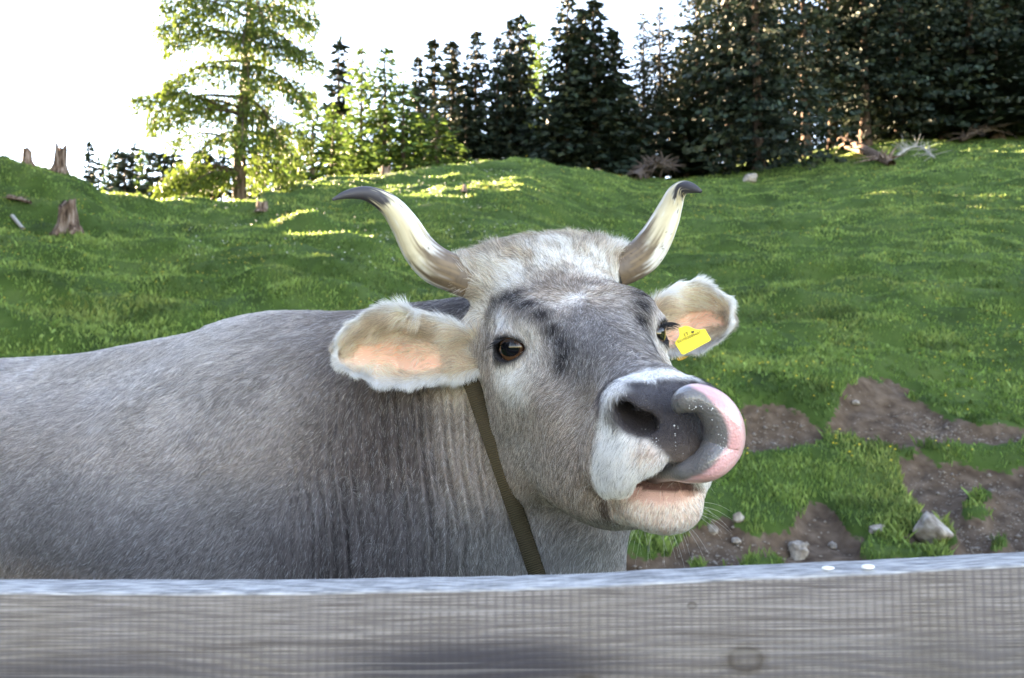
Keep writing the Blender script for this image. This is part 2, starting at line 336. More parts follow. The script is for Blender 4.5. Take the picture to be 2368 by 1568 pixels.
scatter('yellow_flowers', 1500, (-100, 2450), (7.5, 34), .011, (.62, .44, .015), 'small yellow flowers dotted through the pasture grass', (.05, .10), 17, .15)
scatter('seed_heads', 320, (420, 1200), (13, 32), .013, (.70, .66, .56), 'pale seed heads standing above the grass of the knoll', (.07, .16), 19, -.1)
print('terrain', round(time.time() - T0, 1))

# ---------------------------------------------------------------- stones
def rock_mesh(name, sx, sy, sz, seed):
    V, F = None, None
    bm = bmesh.new(); bmesh.ops.create_icosphere(bm, subdivisions=4, radius=1)
    P = np.array([v.co for v in bm.verts]); n = norm(P); k = 1 + .28 * fbm(n * 1.3 + seed, 3, seed) + .05 * fbm(n * 6 + seed, 2, seed + 3)
    rng = np.random.default_rng(seed)
    for _ in range(7):
        a = norm(rng.normal(0, 1, 3)); dd = n @ a; lim = rng.uniform(.62, .85); k = np.where(dd * k > lim, lim / np.maximum(dd, .01), k)
    P = n * k[:, None] * np.array([sx, sy, sz])
    for v, p in zip(bm.verts, P): v.co = p
    for f in bm.faces: f.smooth = True
    me = bpy.data.meshes.new(name); bm.to_mesh(me); bm.free(); return me
mrock, N, L, b = new_mat('limestone', rough=.85, spec=.2)
tc = nd(N, 'ShaderNodeTexCoord'); n1 = nd(N, 'ShaderNodeTexNoise'); n1.inputs['Scale'].default_value = 14; n1.inputs['Detail'].default_value = 9; L.new(tc.outputs['Object'], n1.inputs['Vector'])
r_ = ramp(N, [(.3, (.13, .105, .08)), (.5, (.26, .225, .19)), (.7, (.42, .385, .34))]); L.new(n1.outputs['Fac'], r_.inputs[0]); L.new(r_.outputs[0], b.inputs['Base Color'])
bu = nd(N, 'ShaderNodeBump'); bu.inputs['Distance'].default_value = .012; L.new(n1.outputs['Fac'], bu.inputs['Height']); L.new(bu.outputs[0], b.inputs['Normal'])
for k, (c, r, w, h, lab) in enumerate([
    (2158, 1252, 74, 62, 'large pale boulder half sunk in grass on the eroded bank'), (1845, 1286, 50, 40, 'rounded pale stone lying just above the board at the foot of the bank'),
    (1648, 1246, 25, 19, 'small white stone on bare soil right of the chin'), (1703, 1266, 24, 14, 'flat yellowish pebble on bare soil below the white stone'),
    (2027, 1230, 32, 22, 'white stone lying left of the large pale boulder'), (1706, 1224, 24, 24, 'brownish stone on the soil under the grassy overhang'),
    (1925, 1268, 24, 14, 'small grey stone on soil right of the rounded stone'), (1733, 421, 34, 26, 'grey boulder lying on the meadow in front of the dense spruce'),
    (1978, 940, 22, 10, 'small pale stone on the upper bare patch of the bank')]):
    p = foot_row(c, r); s = p[1] / FPX
    me = rock_mesh('stone', w * s * .58, w * s * .5, h * s * .62, 40 + k)
    o = link('stone', me, None, mrock); o.location = p + np.array([0, 0, h * s * .22]); o.rotation_euler = (0, 0, k * 1.3)
    tag(o, lab, 'stone', 'stones lying on the pasture')
# loose gravel on the bare soil
rng = np.random.default_rng(8); n = 2600; c = rng.uniform(1430, 2450, n * 8); d = rng.uniform(5.3, 10.5, n * 8); x = colt(c) * d
ok = soil_at(x, d) > .8; g = vnoise(np.stack([x, d], 1) * 1.2, 5); ok &= rng.random(len(x)) < np.clip(.35 + .7 * g, .05, 1); x, y = x[ok][:n], d[ok][:n]; n = len(x)
z = sheet(x, y); s = np.exp(rng.normal(-4.75, .5, n)); s = np.clip(s, .004, .03)
oct_ = np.array([[1, 0, 0], [0, 1, 0], [-1, 0, 0], [0, -1, 0], [0, 0, .8], [0, 0, -.6]]); V = np.stack([x, y, z + s * .2], 1)[:, None] + oct_[None] * s[:, None, None] * rng.uniform(.6, 1.3, (n, 6, 1))
F0 = np.array([[0, 1, 4], [1, 2, 4], [2, 3, 4], [3, 0, 4], [1, 0, 5], [2, 1, 5], [3, 2, 5], [0, 3, 5]])
mgrav, *_ = new_mat('gravel_stone', (.20, .165, .135), .9)
tag(link('gravel', mesh_np('gravel', V.reshape(-1, 3), (np.arange(n) * 6)[:, None, None].repeat(8, 1).reshape(-1, 1) + np.tile(F0, (n, 1)), smooth=False), None, mgrav), 'loose pale gravel on the bare soil of the bank', 'gravel', kind='stuff')
# ================================================================= trees
def tri_mesh(name, P, C, mat_):
    """P (n,3,3) triangles, C (n,3) colours"""
    n = len(P); return mesh_np(name, P.reshape(-1, 3), np.arange(n * 3).reshape(-1, 3), smooth=False, colors=np.repeat(C, 3, 0))
def leaf_mat(name, k):
    m, N, L, b = new_mat(name, rough=.6, spec=.15)
    a_ = nd(N, 'ShaderNodeAttribute', attribute_name='Col'); L.new(a_.outputs['Color'], b.inputs['Base Color'])
    t = nd(N, 'ShaderNodeBsdfTranslucent'); L.new(a_.outputs['Color'], t.inputs['Color'])
    x = nd(N, 'ShaderNodeMixShader'); x.inputs[0].default_value = k
    L.new(b.outputs[0], x.inputs[1]); L.new(t.outputs[0], x.inputs[2]); L.new(x.outputs[0], N['Material Output'].inputs['Surface']); return m
mspruce = leaf_mat('spruce_needles', .08); mlarch = leaf_mat('larch_needles', .34)
mbark, N, L, b = new_mat('bark', rough=.9, spec=.1)
tc = nd(N, 'ShaderNodeTexCoord'); mp = nd(N, 'ShaderNodeMapping'); mp.inputs['Scale'].default_value = (6, 6, 1.2); L.new(tc.outputs['Object'], mp.inputs[0])
n1 = nd(N, 'ShaderNodeTexNoise'); n1.inputs['Scale'].default_value = 2.5; n1.inputs['Detail'].default_value = 8; L.new(mp.outputs[0], n1.inputs['Vector'])
r_ = ramp(N, [(.3, (.03, .022, .018)), (.55, (.085, .058, .044)), (.75, (.15, .115, .095))]); L.new(n1.outputs['Fac'], r_.inputs[0]); L.new(r_.outputs[0], b.inputs['Base Color'])
bu = nd(N, 'ShaderNodeBump'); bu.inputs['Distance'].default_value = .05; L.new(n1.outputs['Fac'], bu.inputs['Height']); L.new(bu.outputs[0], b.inputs['Normal'])
def sprays(A, D, size, rng, droop, width=.42):
    """feathery triangles rooted at A pointing along D"""
    n = len(A); s = size * rng.uniform(.6, 1.3, n)
    D = norm(D + rng.normal(0, .28, (n, 3)) + np.array([0, 0, -droop]) * rng.uniform(.3, 1.3, (n, 1)))
    W = norm(np.cross(D, rng.normal(0, 1, (n, 3)))); tip = A + D * s[:, None]; w = W * (s * width * .5)[:, None]
    mid = A + D * (s * .35)[:, None]
    return np.concatenate([np.stack([A, mid + w, tip], 1), np.stack([A, tip, mid - w], 1)])
def conifer(H, Rr, seed, kind='spruce', low=.05, dens=1.0, cones=True):
    """crown triangles (unit metres, base at 0)"""
    rng = np.random.default_rng(seed); T = []; C = []
    nl = int(H * (4.0 if kind == 'spruce' else 3.2) * (1 if H < 12 else .85))
    for z in np.sort(low * H + (H - low * H) * (np.arange(nl) + rng.uniform(0, .8, nl)) / nl):
        f = (z / H - low) / (1 - low)
        prof = (1 - f) ** (.74 if kind == 'spruce' else .68) * (.8 + .2 * min(1, f * 6 + .35)) + .04
        nb = int(rng.integers(5, 8) * (1 if f < .85 else .8)); a0 = rng.uniform(0, 6.28)
        for k in range(nb):
            if rng.random() > dens: continue
            a = a0 + 6.283 * k / nb + rng.normal(0, .25); Ln = Rr * prof * rng.uniform(.60, 1.2)
            out = np.array([math.cos(a), math.sin(a), 0]); m = max(4, int(Ln / ((.14 if Rr > 4 else .11 if Rr > 2.5 else .095) if kind == 'spruce' else .115)))
            t = (np.arange(m) + rng.uniform(.1, .9, m)) / m
            rise = (.25 if kind == 'spruce' else .2) * (f - .35); dr = .38 if kind == 'spruce' else .28
            pz = z + Ln * (rise * t - dr * t ** 2 + .16 * t ** 4)
            A = out[None] * (t * Ln)[:, None]; A[:, 2] = pz
            side = np.array([-math.sin(a), math.cos(a), 0])
            A = A + side[None] * rng.normal(0, .07 * Ln + .03, (m, 1))
            for rep_ in range(2 if kind == 'spruce' else 2):
                sg = rng.choice([-1, 1], m)[:, None]
                D = out[None] * .75 + side[None] * sg * rng.uniform(.2, 1, (m, 1))
                P = sprays(A + rng.normal(0, .04, (m, 3)), D, (.31 if kind == 'spruce' else .31) * (1 - .3 * f), rng, .5 if kind == 'spruce' else .7, .72 if kind == 'spruce' else .6)
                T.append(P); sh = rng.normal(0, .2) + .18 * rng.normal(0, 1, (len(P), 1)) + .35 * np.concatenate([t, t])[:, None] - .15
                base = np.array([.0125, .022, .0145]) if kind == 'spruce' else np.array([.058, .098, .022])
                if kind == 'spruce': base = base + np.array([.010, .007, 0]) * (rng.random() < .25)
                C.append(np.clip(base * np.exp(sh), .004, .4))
    # leader
    T.append(sprays(np.tile([[0, 0, H - .35]], (8, 1)) + np.array([0, 0, 1]) * rng.uniform(0, .3, (8, 1)), np.tile([[0, 0, 1.]], (8, 1)), .3, rng, 0, .3)); C.append(np.tile([[.035, .05, .022]] if kind == 'spruce' else [[.09, .14, .03]], (16, 1)))
    return np.concatenate(T), np.concatenate(C)
def trunk_mesh(name, H, r, seed, bare=0, n=9):
    rng = np.random.default_rng(seed); k = 14; z = np.linspace(0, H, k); P = np.stack([np.cumsum(rng.normal(0, .012 * H / k, k)), np.cumsum(rng.normal(0, .012 * H / k, k)), z - .15], 1)
    rad = r * (1 - z / H) ** .85 + .012; rad[0] *= 1.5; rad[1] *= 1.08
    V, F, *_ = sweep(P, rad, n, up=(0, 1, .001)); Vs, Fs = [V], [F]; o = len(V)
    for _ in range(bare):                                           # dead snags
        f = rng.uniform(.08, .55); a = rng.uniform(0, 6.28); L_ = rng.uniform(.4, 1.3); q = P[int(f * (k - 1))]
        d = np.array([math.cos(a), math.sin(a), rng.uniform(-.5, .1)]); pts = q + d * L_ * np.linspace(0, 1, 4)[:, None] + np.array([0, 0, -.15]) * (np.linspace(0, 1, 4) ** 2)[:, None]
        V2, F2, *_ = sweep(pts, np.linspace(.022, .006, 4), 4, up=(.01, .02, 1)); Vs.append(V2); Fs.append(F2 + o); o += len(V2)
    return mesh_np(name, np.concatenate(Vs), np.concatenate(Fs))
def sweep(path, radii, n=40, up=(0, 1, 0), flat=1.0, cap=True):
    path = np.asarray(path, float); T = norm(np.gradient(path, axis=0)); up = np.asarray(up, float)
    B = norm(up[None] - T * (T @ up)[:, None]); Nn = np.cross(B, T)
    a = np.linspace(0, 2 * np.pi, n, endpoint=False); flat = np.broadcast_to(np.asarray(flat, float), (len(path),))
    V = path[:, None] + (np.cos(a)[None, :, None] * Nn[:, None] + np.sin(a)[None, :, None] * B[:, None] * flat[:, None, None]) * np.asarray(radii)[:, None, None]
    m = len(path); i = np.arange(m - 1)[:, None] * n; j = np.arange(n)[None]
    Fq = np.stack([i + j, i + (j + 1) % n, i + n + (j + 1) % n, i + n + j], -1).reshape(-1, 4)
    return V.reshape(-1, 3), Fq, np.repeat(np.linspace(0, 1, m), n), np.tile(a, m), Nn, B
PROTO = {}
for key, H, Rr, kind, low, dens, bare in (('spruce_a', 10, 1.75, 'spruce', .04, 1, 3), ('spruce_b', 10, 1.45, 'spruce', .08, .9, 6), ('spruce_c', 10, 1.2, 'spruce', .05, .95, 4), ('spruce_thin', 10, .72, 'spruce', .12, .62, 8),
        ('spruce_airy', 14, 2.8, 'spruce', .22, .42, 18), ('spruce_big', 16, 4.4, 'spruce', .015, .95, 2), ('spruce_tall', 16, 3.1, 'spruce', .12, .72, 16), ('larch_a', 10, 1.9, 'larch', .06, .85, 4), ('larch_b', 8, 1.75, 'larch', .04, .9, 3), ('larch_thin', 10, 1.1, 'larch', .1, .7, 6)):
    sd_ = sum(map(ord, key)); P, C = conifer(H, Rr, sd_, kind, low, dens)
    nm = 'spruce_tree' if kind == 'spruce' else 'larch_tree'
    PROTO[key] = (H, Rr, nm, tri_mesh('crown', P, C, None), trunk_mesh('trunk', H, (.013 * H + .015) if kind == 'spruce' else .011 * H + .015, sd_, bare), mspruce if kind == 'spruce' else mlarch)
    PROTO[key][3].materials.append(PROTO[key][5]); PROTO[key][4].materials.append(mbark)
def plant(key, base, H, Rr, label, group, rot, lean=0):
    H0, R0, nm, cm, tm, _ = PROTO[key]
    e = bpy.data.objects.new(nm, None); col.objects.link(e); e.location = base; e.rotation_euler = (0, lean, rot)
    e.scale = (Rr / R0, Rr / R0, H / H0); tag(e, label, 'tree', group)
    link('crown', cm, e); link('trunk', tm, e); return e
_rt = random.Random(4)
def tree(key, ctop, rtop, d, wpx, label, group, cb=None, sink=0):
    p = foot(cb if cb is not None else ctop, d); s = d / FPX
    top = rowz(rtop, d); plant(key, p - np.array([0, 0, .1 + sink]), max(top - p[2], 2) * 1.07 + sink, wpx * s * .72, label, group, _rt.uniform(0, 6.28), _rt.uniform(-.015, .015))
G1, G2, G3, G4 = 'conifers behind the knoll', 'dark spruces of the forest edge on the right', 'distant trees beyond the saddle', 'added sun-blocking spruces left of the pasture'
for a in [
 ('spruce_big', 800, 262, 49, 230, 'low dense dark spruce hidden behind the left of the larch clump'), ('spruce_big', 875, 250, 48, 230, 'low dense dark spruce hidden behind the middle of the larch clump'), ('spruce_big', 955, 240, 47, 230, 'dense dark spruce filling the gaps behind the thin spire'), ('spruce_big', 1045, 215, 46, 230, 'dense dark spruce filling the gaps left of the middle spruce row'),
 ('spruce_a', 1456, 215, 46, 170, 'dark spruce low in the sky gap right of the tall trio'), ('spruce_a', 1075, 235, 40.5, 150, 'dark spruce added in front of the middle spruce row to block sun'), ('spruce_a', 1272, 250, 39.5, 130, 'dark spruce added in the gap left of the tall trio to block sun'),  # second and third added to keep sun off the right meadow
 ('spruce_thin', 775, 108, 44, 84, 'slim dark spruce with a needle thin tip right of the big larch'), ('larch_a', 715, 228, 35, 170, 'small sunlit yellow green larch close right of the big larch'),
 ('larch_a', 830, 124, 38, 150, 'pale green larch with a rounded top left in the larch clump'), ('larch_a', 886, 122, 37, 190, 'broad green larch in the middle of the larch clump'),
 ('larch_b', 930, 195, 36, 170, 'shorter green larch just right of the broad larch'), ('larch_b', 1010, 268, 35.5, 180, 'low bushy green larch at the right end of the clump above the knoll'),
 ('larch_b', 655, 300, 37, 130, 'small yellow green larch seen behind the big larch trunk'), ('larch_thin', 760, 250, 36, 100, 'thin yellow green larch left of the larch clump'),
 ('spruce_c', 958, 148, 46, 86, 'short dark spruce top showing behind the shorter larch'), ('spruce_thin', 995, 103, 48, 70, 'very thin dark spruce with a bare spire above the larch clump'),
 ('spruce_c', 1040, 110, 42, 124, 'olive spruce with a pointed top right of the thin spire'), ('spruce_a', 1098, 82, 42, 126, 'greyish spruce left in the middle spruce row'),
 ('spruce_a', 1146, 95, 41, 96, 'narrow dark spruce second in the middle spruce row'), ('spruce_a', 1180, 58, 41.5, 120, 'dark spruce third in the middle spruce row'),
 ('spruce_a', 1202, 48, 43, 140, 'tallest spruce of the middle row above the head of the cow'), ('larch_thin', 1228, 66, 46, 96, 'pale larch top peeping over the middle spruce row'),
 ('larch_a', 1258, 104, 44, 130, 'green larch in the gap left of the tall spruce trio'), ('spruce_a', 1312, -8, 38, 160, 'left and tallest spruce of the tall trio'),
 ('spruce_c', 1348, 28, 39, 100, 'middle spruce of the tall trio'), ('spruce_a', 1376, 10, 37.5, 190, 'broad right spruce of the tall trio'), ('spruce_b', 1428, 78, 38.5, 120, 'spruce hugging the right flank of the tall trio'),
 ('spruce_tall', 1490, 38, 40, 120, 'slender spruce right of the sky gap beside the tall trio'), ('spruce_tall', 1532, 22, 41, 140, 'spruce with a long bare grey trunk above the root mound'), ('spruce_b', 1592, 88, 43, 120, 'shorter spruce between the bare trunk and the forest')]:
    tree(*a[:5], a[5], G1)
for a in [
 ('spruce_airy', 1622, -70, 42, 190, 'airy spruce with sky showing through at the left forest edge'), ('spruce_big', 1762, -420, 37.5, 330, 'dense dark spruce with skirts down to the meadow'),
 ('spruce_tall', 1692, -220, 40, 200, 'tall spruce close left of the dense skirted spruce'), ('spruce_b', 1590, 250, 39, 120, 'low dark spruce beside the root mound'), ('spruce_airy', 1872, -260, 43, 210, 'sparse spruce with sky gaps right of the dense skirted spruce'),
 ('spruce_airy', 1935, -320, 45, 200, 'sparse tall spruce with a dark bare stem in the sky gap'), ('spruce_tall', 2010, -330, 42, 220, 'dark spruce behind the fallen log'), ('spruce_big', 2095, -420, 43, 280, 'wide dark spruce behind the white dead branches'),
 ('spruce_tall', 2170, -330, 45, 210, 'tall dark spruce right of the wide dark spruce'), ('spruce_big', 2262, -430, 43, 300, 'massive dark spruce near the right edge'), ('spruce_tall', 2345, -330, 45, 230, 'last dark spruce at the right edge'),
 ('spruce_b', 2200, 120, 42, 170, 'lower dark spruce filling the forest edge under the massive spruce'), ('spruce_b', 2320, 90, 42, 190, 'lower spruce with dark skirts at the far right')]:
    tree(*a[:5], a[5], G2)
ORD = 'first second third fourth fifth sixth seventh eighth ninth tenth eleventh twelfth thirteenth fourteenth fifteenth sixteenth seventeenth eighteenth nineteenth twentieth twenty-first twenty-second twenty-third twenty-fourth twenty-fifth'.split()
for k, (c, r, d) in enumerate([(1715, -60, 53), (1790, -150, 52), (1985, -120, 54), (2030, 40, 49), (2060, -260, 52), (2140, -260, 53), (2160, -60, 49), (2220, -300, 54), (2280, 0, 49), (2300, -300, 53), (2390, -300, 52), (2450, -350, 45), (2530, -350, 46)]):
    tree(['spruce_tall', 'spruce_big'][k % 2], c, r, d, 250, 'dark spruce deep in the right forest, %s counted from the left' % ORD[k], 'dark spruces deep in the forest')
for k, (c, r) in enumerate([(193, 352), (216, 392), (243, 380), (262, 372), (281, 378), (297, 358), (322, 362), (346, 374), (368, 380), (392, 372), (418, 384), (446, 370), (476, 380), (505, 366), (540, 372), (575, 360), (600, 330), (632, 338), (668, 350), (690, 340)]):
    tree(['spruce_c', 'spruce_b', 'larch_b', 'spruce_a'][k % 4], c, r, 66 + (k * 7) % 9, [120, 110, 100, 130][k % 4] if k else 60, 'small far conifer seen through the saddle, %s counted from the left' % ORD[k], G3)
# unseen spruces added at left: they keep the low sun off the near pasture
k = 0
for y in np.arange(-6, 31, 1.7):
    for row in range(3):
        x = -.64 * max(y, 4) - 4.2 - 2.4 * row + _rt.uniform(-.5, .5); s = x + y
        x = min(x, -12.5 - 2.4 * row)
        if 9.6 < s + (2.4 * row) * 0 < 13.2 and y > 18: continue
        p = np.array([x, y, float(sheet(x, y)[0]) - .2]); H = 15 if y < 17 else 10.3 - p[2]
        plant('spruce_big', p, max(H, 3), 2.5, 'unseen spruce added left of the pasture to block the low sun', G4, k * 1.7); k += 1
# ---------------------------------------------------------------- the big larch
rng = np.random.default_rng(77); dL = 24.5
bpt = foot(556, dL); root = bpy.data.objects.new('larch_tree', None); col.objects.link(root); root.location = bpt
tag(root, 'big sunlit larch with long drooping boughs standing on the saddle', 'tree')
def lp(c, r, dd=0): p = at(c, r, dL + dd); return p - bpt
tp_ = spline([lp(556, 482), lp(553, 430), lp(556, 330), lp(564, 220), lp(572, 100), lp(577, 0), lp(581, -110), lp(584, -230)], 40); tp_[0, 2] = -.2
rad = np.linspace(.22, .03, 40) ** 1.0; rad[0] = .30; rad[1] = .25
V, F, *_ = sweep(tp_, rad, 14, up=(0, 1, .001)); o = len(V); Vs, Fs = [V], [F]
T, C = [], []
BR = [((556, 392), (350, 440), -.3, 1), ((556, 398), (380, 410), .6, 1), ((556, 400), (430, 430), -1.2, .9), ((557, 330), (385, 330), .4, .55), ((558, 300), (440, 370), -.9, .5), ((560, 270), (300, 225), .2, 1.0), ((560, 262), (335, 300), -.5, .6), ((561, 250), (400, 260), 1.0, .7),
      ((562, 225), (330, 285), .9, .5), ((566, 165), (380, 190), -.3, .7), ((568, 140), (365, 215), .5, .6), ((570, 105), (360, 60), .3, .9), ((571, 85), (375, 100), -.7, .9), ((574, 40), (370, 10), .3, 1.0), ((576, 10), (400, 40), -.9, .9), ((578, -40), (420, -30), .5, 1),
      ((558, 345), (690, 440), .3, .8), ((560, 300), (700, 380), -.4, .9), ((562, 262), (730, 330), .5, .9), ((564, 225), (650, 330), -1.2, .9), ((566, 190), (735, 210), .2, 1), ((568, 150), (715, 240), -.6, 1), ((570, 120), (752, 140), .4, 1), ((573, 75), (700, 120), -.9, 1),
      ((574, 60), (740, 40), .4, 1), ((576, 20), (725, 60), -.4, 1), ((578, -10), (730, -10), .3, 1), ((579, -60), (690, -20), -.5, 1), ((580, -100), (470, -90), .3, 1), ((581, -120), (680, -120), -.3, 1), ((583, -180), (520, -160), .2, 1), ((583, -170), (640, -180), .3, 1),
      ((560, 280), (560, 330), -2.2, .9), ((568, 150), (575, 200), -2.0, .9), ((574, 60), (560, 110), -1.9, .9), ((565, 215), (600, 260), 2.0, .9), ((572, 90), (600, 140), 2.0, .9), ((556, 380), (600, 420), 1.6, .7), ((577, 0), (610, 50), -1.8, .9)]
for (a0, b0, dd, dn) in BR:
    A, B_ = lp(*a0), lp(*b0, dd); m = A + (B_ - A) * .5 + np.array([0, 0, .10 * np.linalg.norm(B_ - A) + .05])
    n = 24; P = spline([A, m, B_], n); Ln = np.linalg.norm(B_ - A)
    V2, F2, *_ = sweep(P, np.linspace(.045, .008, n) * (.6 + .2 * Ln), 5, up=(.02, .01, 1)); Vs.append(V2); Fs.append(F2 + o); o += len(V2)
    k = int(Ln * 360 * dn); t = rng.random(k) ** .75 * .9 + .10
    q = P[np.minimum((t * (n - 1)).astype(int), n - 1)]; dirn = norm(B_ - A); sd_ = norm(np.cross(dirn, [0, 0, 1.]))
    off = rng.normal(0, 1, k) * (.11 + .30 * np.sin(np.pi * np.clip(t, 0, .95)) ) * min(1, Ln / 2)
    dep = np.abs(rng.normal(0, .32, k)) * (1 if dn > .6 else .6)
    q = q + sd_ * off[:, None] + np.array([0, 0, -1]) * dep[:, None]
    S = sprays(q, np.tile(dirn * .5, (k, 1)) + rng.normal(0, .4, (k, 3)), .145, rng, 1.0, .42); T.append(S)
    base = np.array([.072, .108, .022]) * np.exp(rng.normal(0, .18) + rng.normal(0, .25, (len(S), 1))); C.append(np.clip(base, .01, .4))
link('trunk', mesh_np('trunk', np.concatenate(Vs), np.concatenate(Fs)), root, mbark)
link('crown', tri_mesh('crown', np.concatenate(T), np.concatenate(C), None), root, mlarch)
# ---------------------------------------------------------------- stumps, fallen wood
mwood, N, L, b = new_mat('weathered_wood', rough=.9, spec=.1)
tc = nd(N, 'ShaderNodeTexCoord'); mp = nd(N, 'ShaderNodeMapping'); mp.inputs['Scale'].default_value = (9, 9, 2); L.new(tc.outputs['Object'], mp.inputs[0])
n1 = nd(N, 'ShaderNodeTexNoise'); n1.inputs['Scale'].default_value = 2.2; n1.inputs['Detail'].default_value = 8; L.new(mp.outputs[0], n1.inputs['Vector'])
r_ = ramp(N, [(.35, (.035, .022, .017)), (.5, (.13, .085, .062)), (.66, (.27, .21, .175))]); L.new(n1.outputs['Fac'], r_.inputs[0]); L.new(r_.outputs[0], b.inputs['Base Color'])
bu = nd(N, 'ShaderNodeBump'); bu.inputs['Distance'].default_value = .03; L.new(n1.outputs['Fac'], bu.inputs['Height']); L.new(bu.outputs[0], b.inputs['Normal'])
def stump(c, r, d, w, h, label, seed, split=0, lean=0):
    p = foot(c, d) if d else foot_row(c, r); d = p[1]; s = d / FPX; H, Rd = h * s, w * s * .36; rng = np.random.default_rng(seed)
    n, k = 28, 12; a = np.linspace(0, 2 * np.pi, n, endpoint=False); z = np.linspace(-.12, 1, k)
    lob = 1 + .16 * np.cos(3 * a + seed) + .12 * np.cos(5 * a + 2 * seed) + .06 * rng.normal(0, 1, n)
    topj = 1 + .09 * np.cos(2 * a + seed) + .05 * rng.normal(0, 1, n) - split * np.exp(-(np.sin((a - 1.9)) / .35) ** 2)
    V = []
    for zz in z:
        fl = 1 + .45 * np.exp(-max(zz, 0) * 7.0); rr = Rd * (fl * (1 - .12 * zz)) * (1 + (lob - 1) * (1.6 if zz < .25 else 1))
        V.append(np.stack([np.cos(a) * rr + lean * zz * H, np.sin(a) * rr, zz * H * topj if zz > .3 else np.full(n, zz * H)], 1))
    V.append(V[-1] * np.array([.7, .7, .93])); V.append(np.array([[lean * H, 0, H * (.72 - .5 * split)]] * n)); V = np.concatenate(V); m = k + 2
    i = np.arange(m - 1)[:, None] * n; j = np.arange(n)[None]; F = np.stack([i + j, i + (j + 1) % n, i + n + (j + 1) % n, i + n + j], -1).reshape(-1, 4)
    o = link('tree_stump', mesh_np('tree_stump', V, F), None, mwood); o.location = p; o.rotation_euler = (0, 0, seed)
    tag(o, label, 'tree stump', 'weathered tree stumps on the pasture')
stump(125, 420, 17.4, 36, 62, 'tall dark stump standing on the crest of the left hill', 3, .2, -.05); stump(48, 400, 17.2, 30, 36, 'small stump at the left end of the hill crest', 4)
stump(150, 525, 14, 64, 74, 'split reddish stump with spreading roots on the left slope', 5, .55); stump(888, 428, 27.5, 26, 24, 'pale grey stump on the sunlit knoll crest behind the left horn', 6)
stump(605, 490, None, 34, 22, 'low brown stump below the big larch', 7); stump(692, 442, 26.5, 18, 16, 'tiny stump on the sunlit bank right of the larch', 8)
stump(1046, 430, 27.5, 16, 12, 'tiny reddish stump below the knoll crest, left one of a pair', 9); stump(1073, 444, None, 18, 16, 'tiny grey stump below the knoll crest, right one of a pair', 10); stump(1383, 398, 32.6, 16, 12, 'tiny pale stump on the knoll beneath the tall spruce trio', 12)
def branchy(name, pts, r0, r1, nb, label, cat, matl, seed, blen, zoff=.0):
    P = np.array([foot_row(c, r) + np.array([0, 0, h]) for c, r, h in pts]); rng = np.random.default_rng(seed); P = spline(P, 18)
    c0 = P.mean(0); c0[2] = sheet(c0[0], c0[1])[0]; P = P - c0
    V, F, *_ = sweep(P, np.linspace(r0, r1, 18), 10, up=(.02, .3, 1)); Vs, Fs = [V], [F]; o = len(V)
    for _ in range(nb):
        i = rng.integers(1, 17); d = norm(rng.normal(0, 1, 3) * np.array([1, .7, .6]) + np.array([0, 0, .5])); L_ = blen * rng.uniform(.4, 1.2); tt = np.linspace(0, 1, 6)[:, None]
        q = P[i] + d * L_ * tt + rng.normal(0, .12, 3) * L_ * tt ** 2 + np.array([0, 0, -.25]) * L_ * tt ** 2
        V2, F2, *_ = sweep(q, np.linspace(max(r1 * .6, .012), .005, 6), 5, up=(.3, .02, 1)); Vs.append(V2); Fs.append(F2 + o); o += len(V2)
    ob = link(name, mesh_np(name, np.concatenate(Vs), np.concatenate(Fs)), None, matl); ob.location = c0; tag(ob, label, cat)
mdead, *_ = new_mat('bleached_wood', (.33, .31, .29), .9); mbrush, *_ = new_mat('brown_brushwood', (.065, .048, .040), .9)
branchy('fallen_log', [(1945, 352, .5), (1990, 362, .35), (2030, 374, .22), (2062, 386, .12)], .26, .15, 26, 'fallen brown log with broken branches at the foot of the forest', 'log', mwood, 3, .9)
branchy('dead_branch', [(2068, 372, .1), (2100, 362, .35), (2130, 360, .35), (2160, 372, .1)], .05, .025, 46, 'bleached white dead branches lying on the meadow right of the log', 'dead branch', mdead, 4, .75)
branchy('brushwood_pile', [(1468, 418, .1), (1500, 405, .45), (1535, 398, .6), (1572, 398, .35)], .2, .12, 170, 'brown heap of roots and brushwood at the forest edge', 'brushwood', mbrush, 5, .7)
branchy('brushwood_pile', [(2220, 332, .2), (2270, 326, .5), (2330, 320, .5), (2380, 316, .2)], .16, .1, 70, 'dark brushwood under the massive spruce at the right edge', 'brushwood', mbrush, 6, 1.2)
branchy('fallen_log', [(28, 508, .05), (40, 522, .06), (52, 536, .05)], .035, .03, 1, 'thin pale broken branch lying on the left slope', 'log', mdead, 7, .2)
branchy('fallen_log', [(20, 462, .05), (45, 470, .07), (70, 478, .05)], .05, .03, 3, 'brown rotting branch on the left hill below the crest', 'log', mwood, 8, .3)
print('trees', round(time.time() - T0, 1))
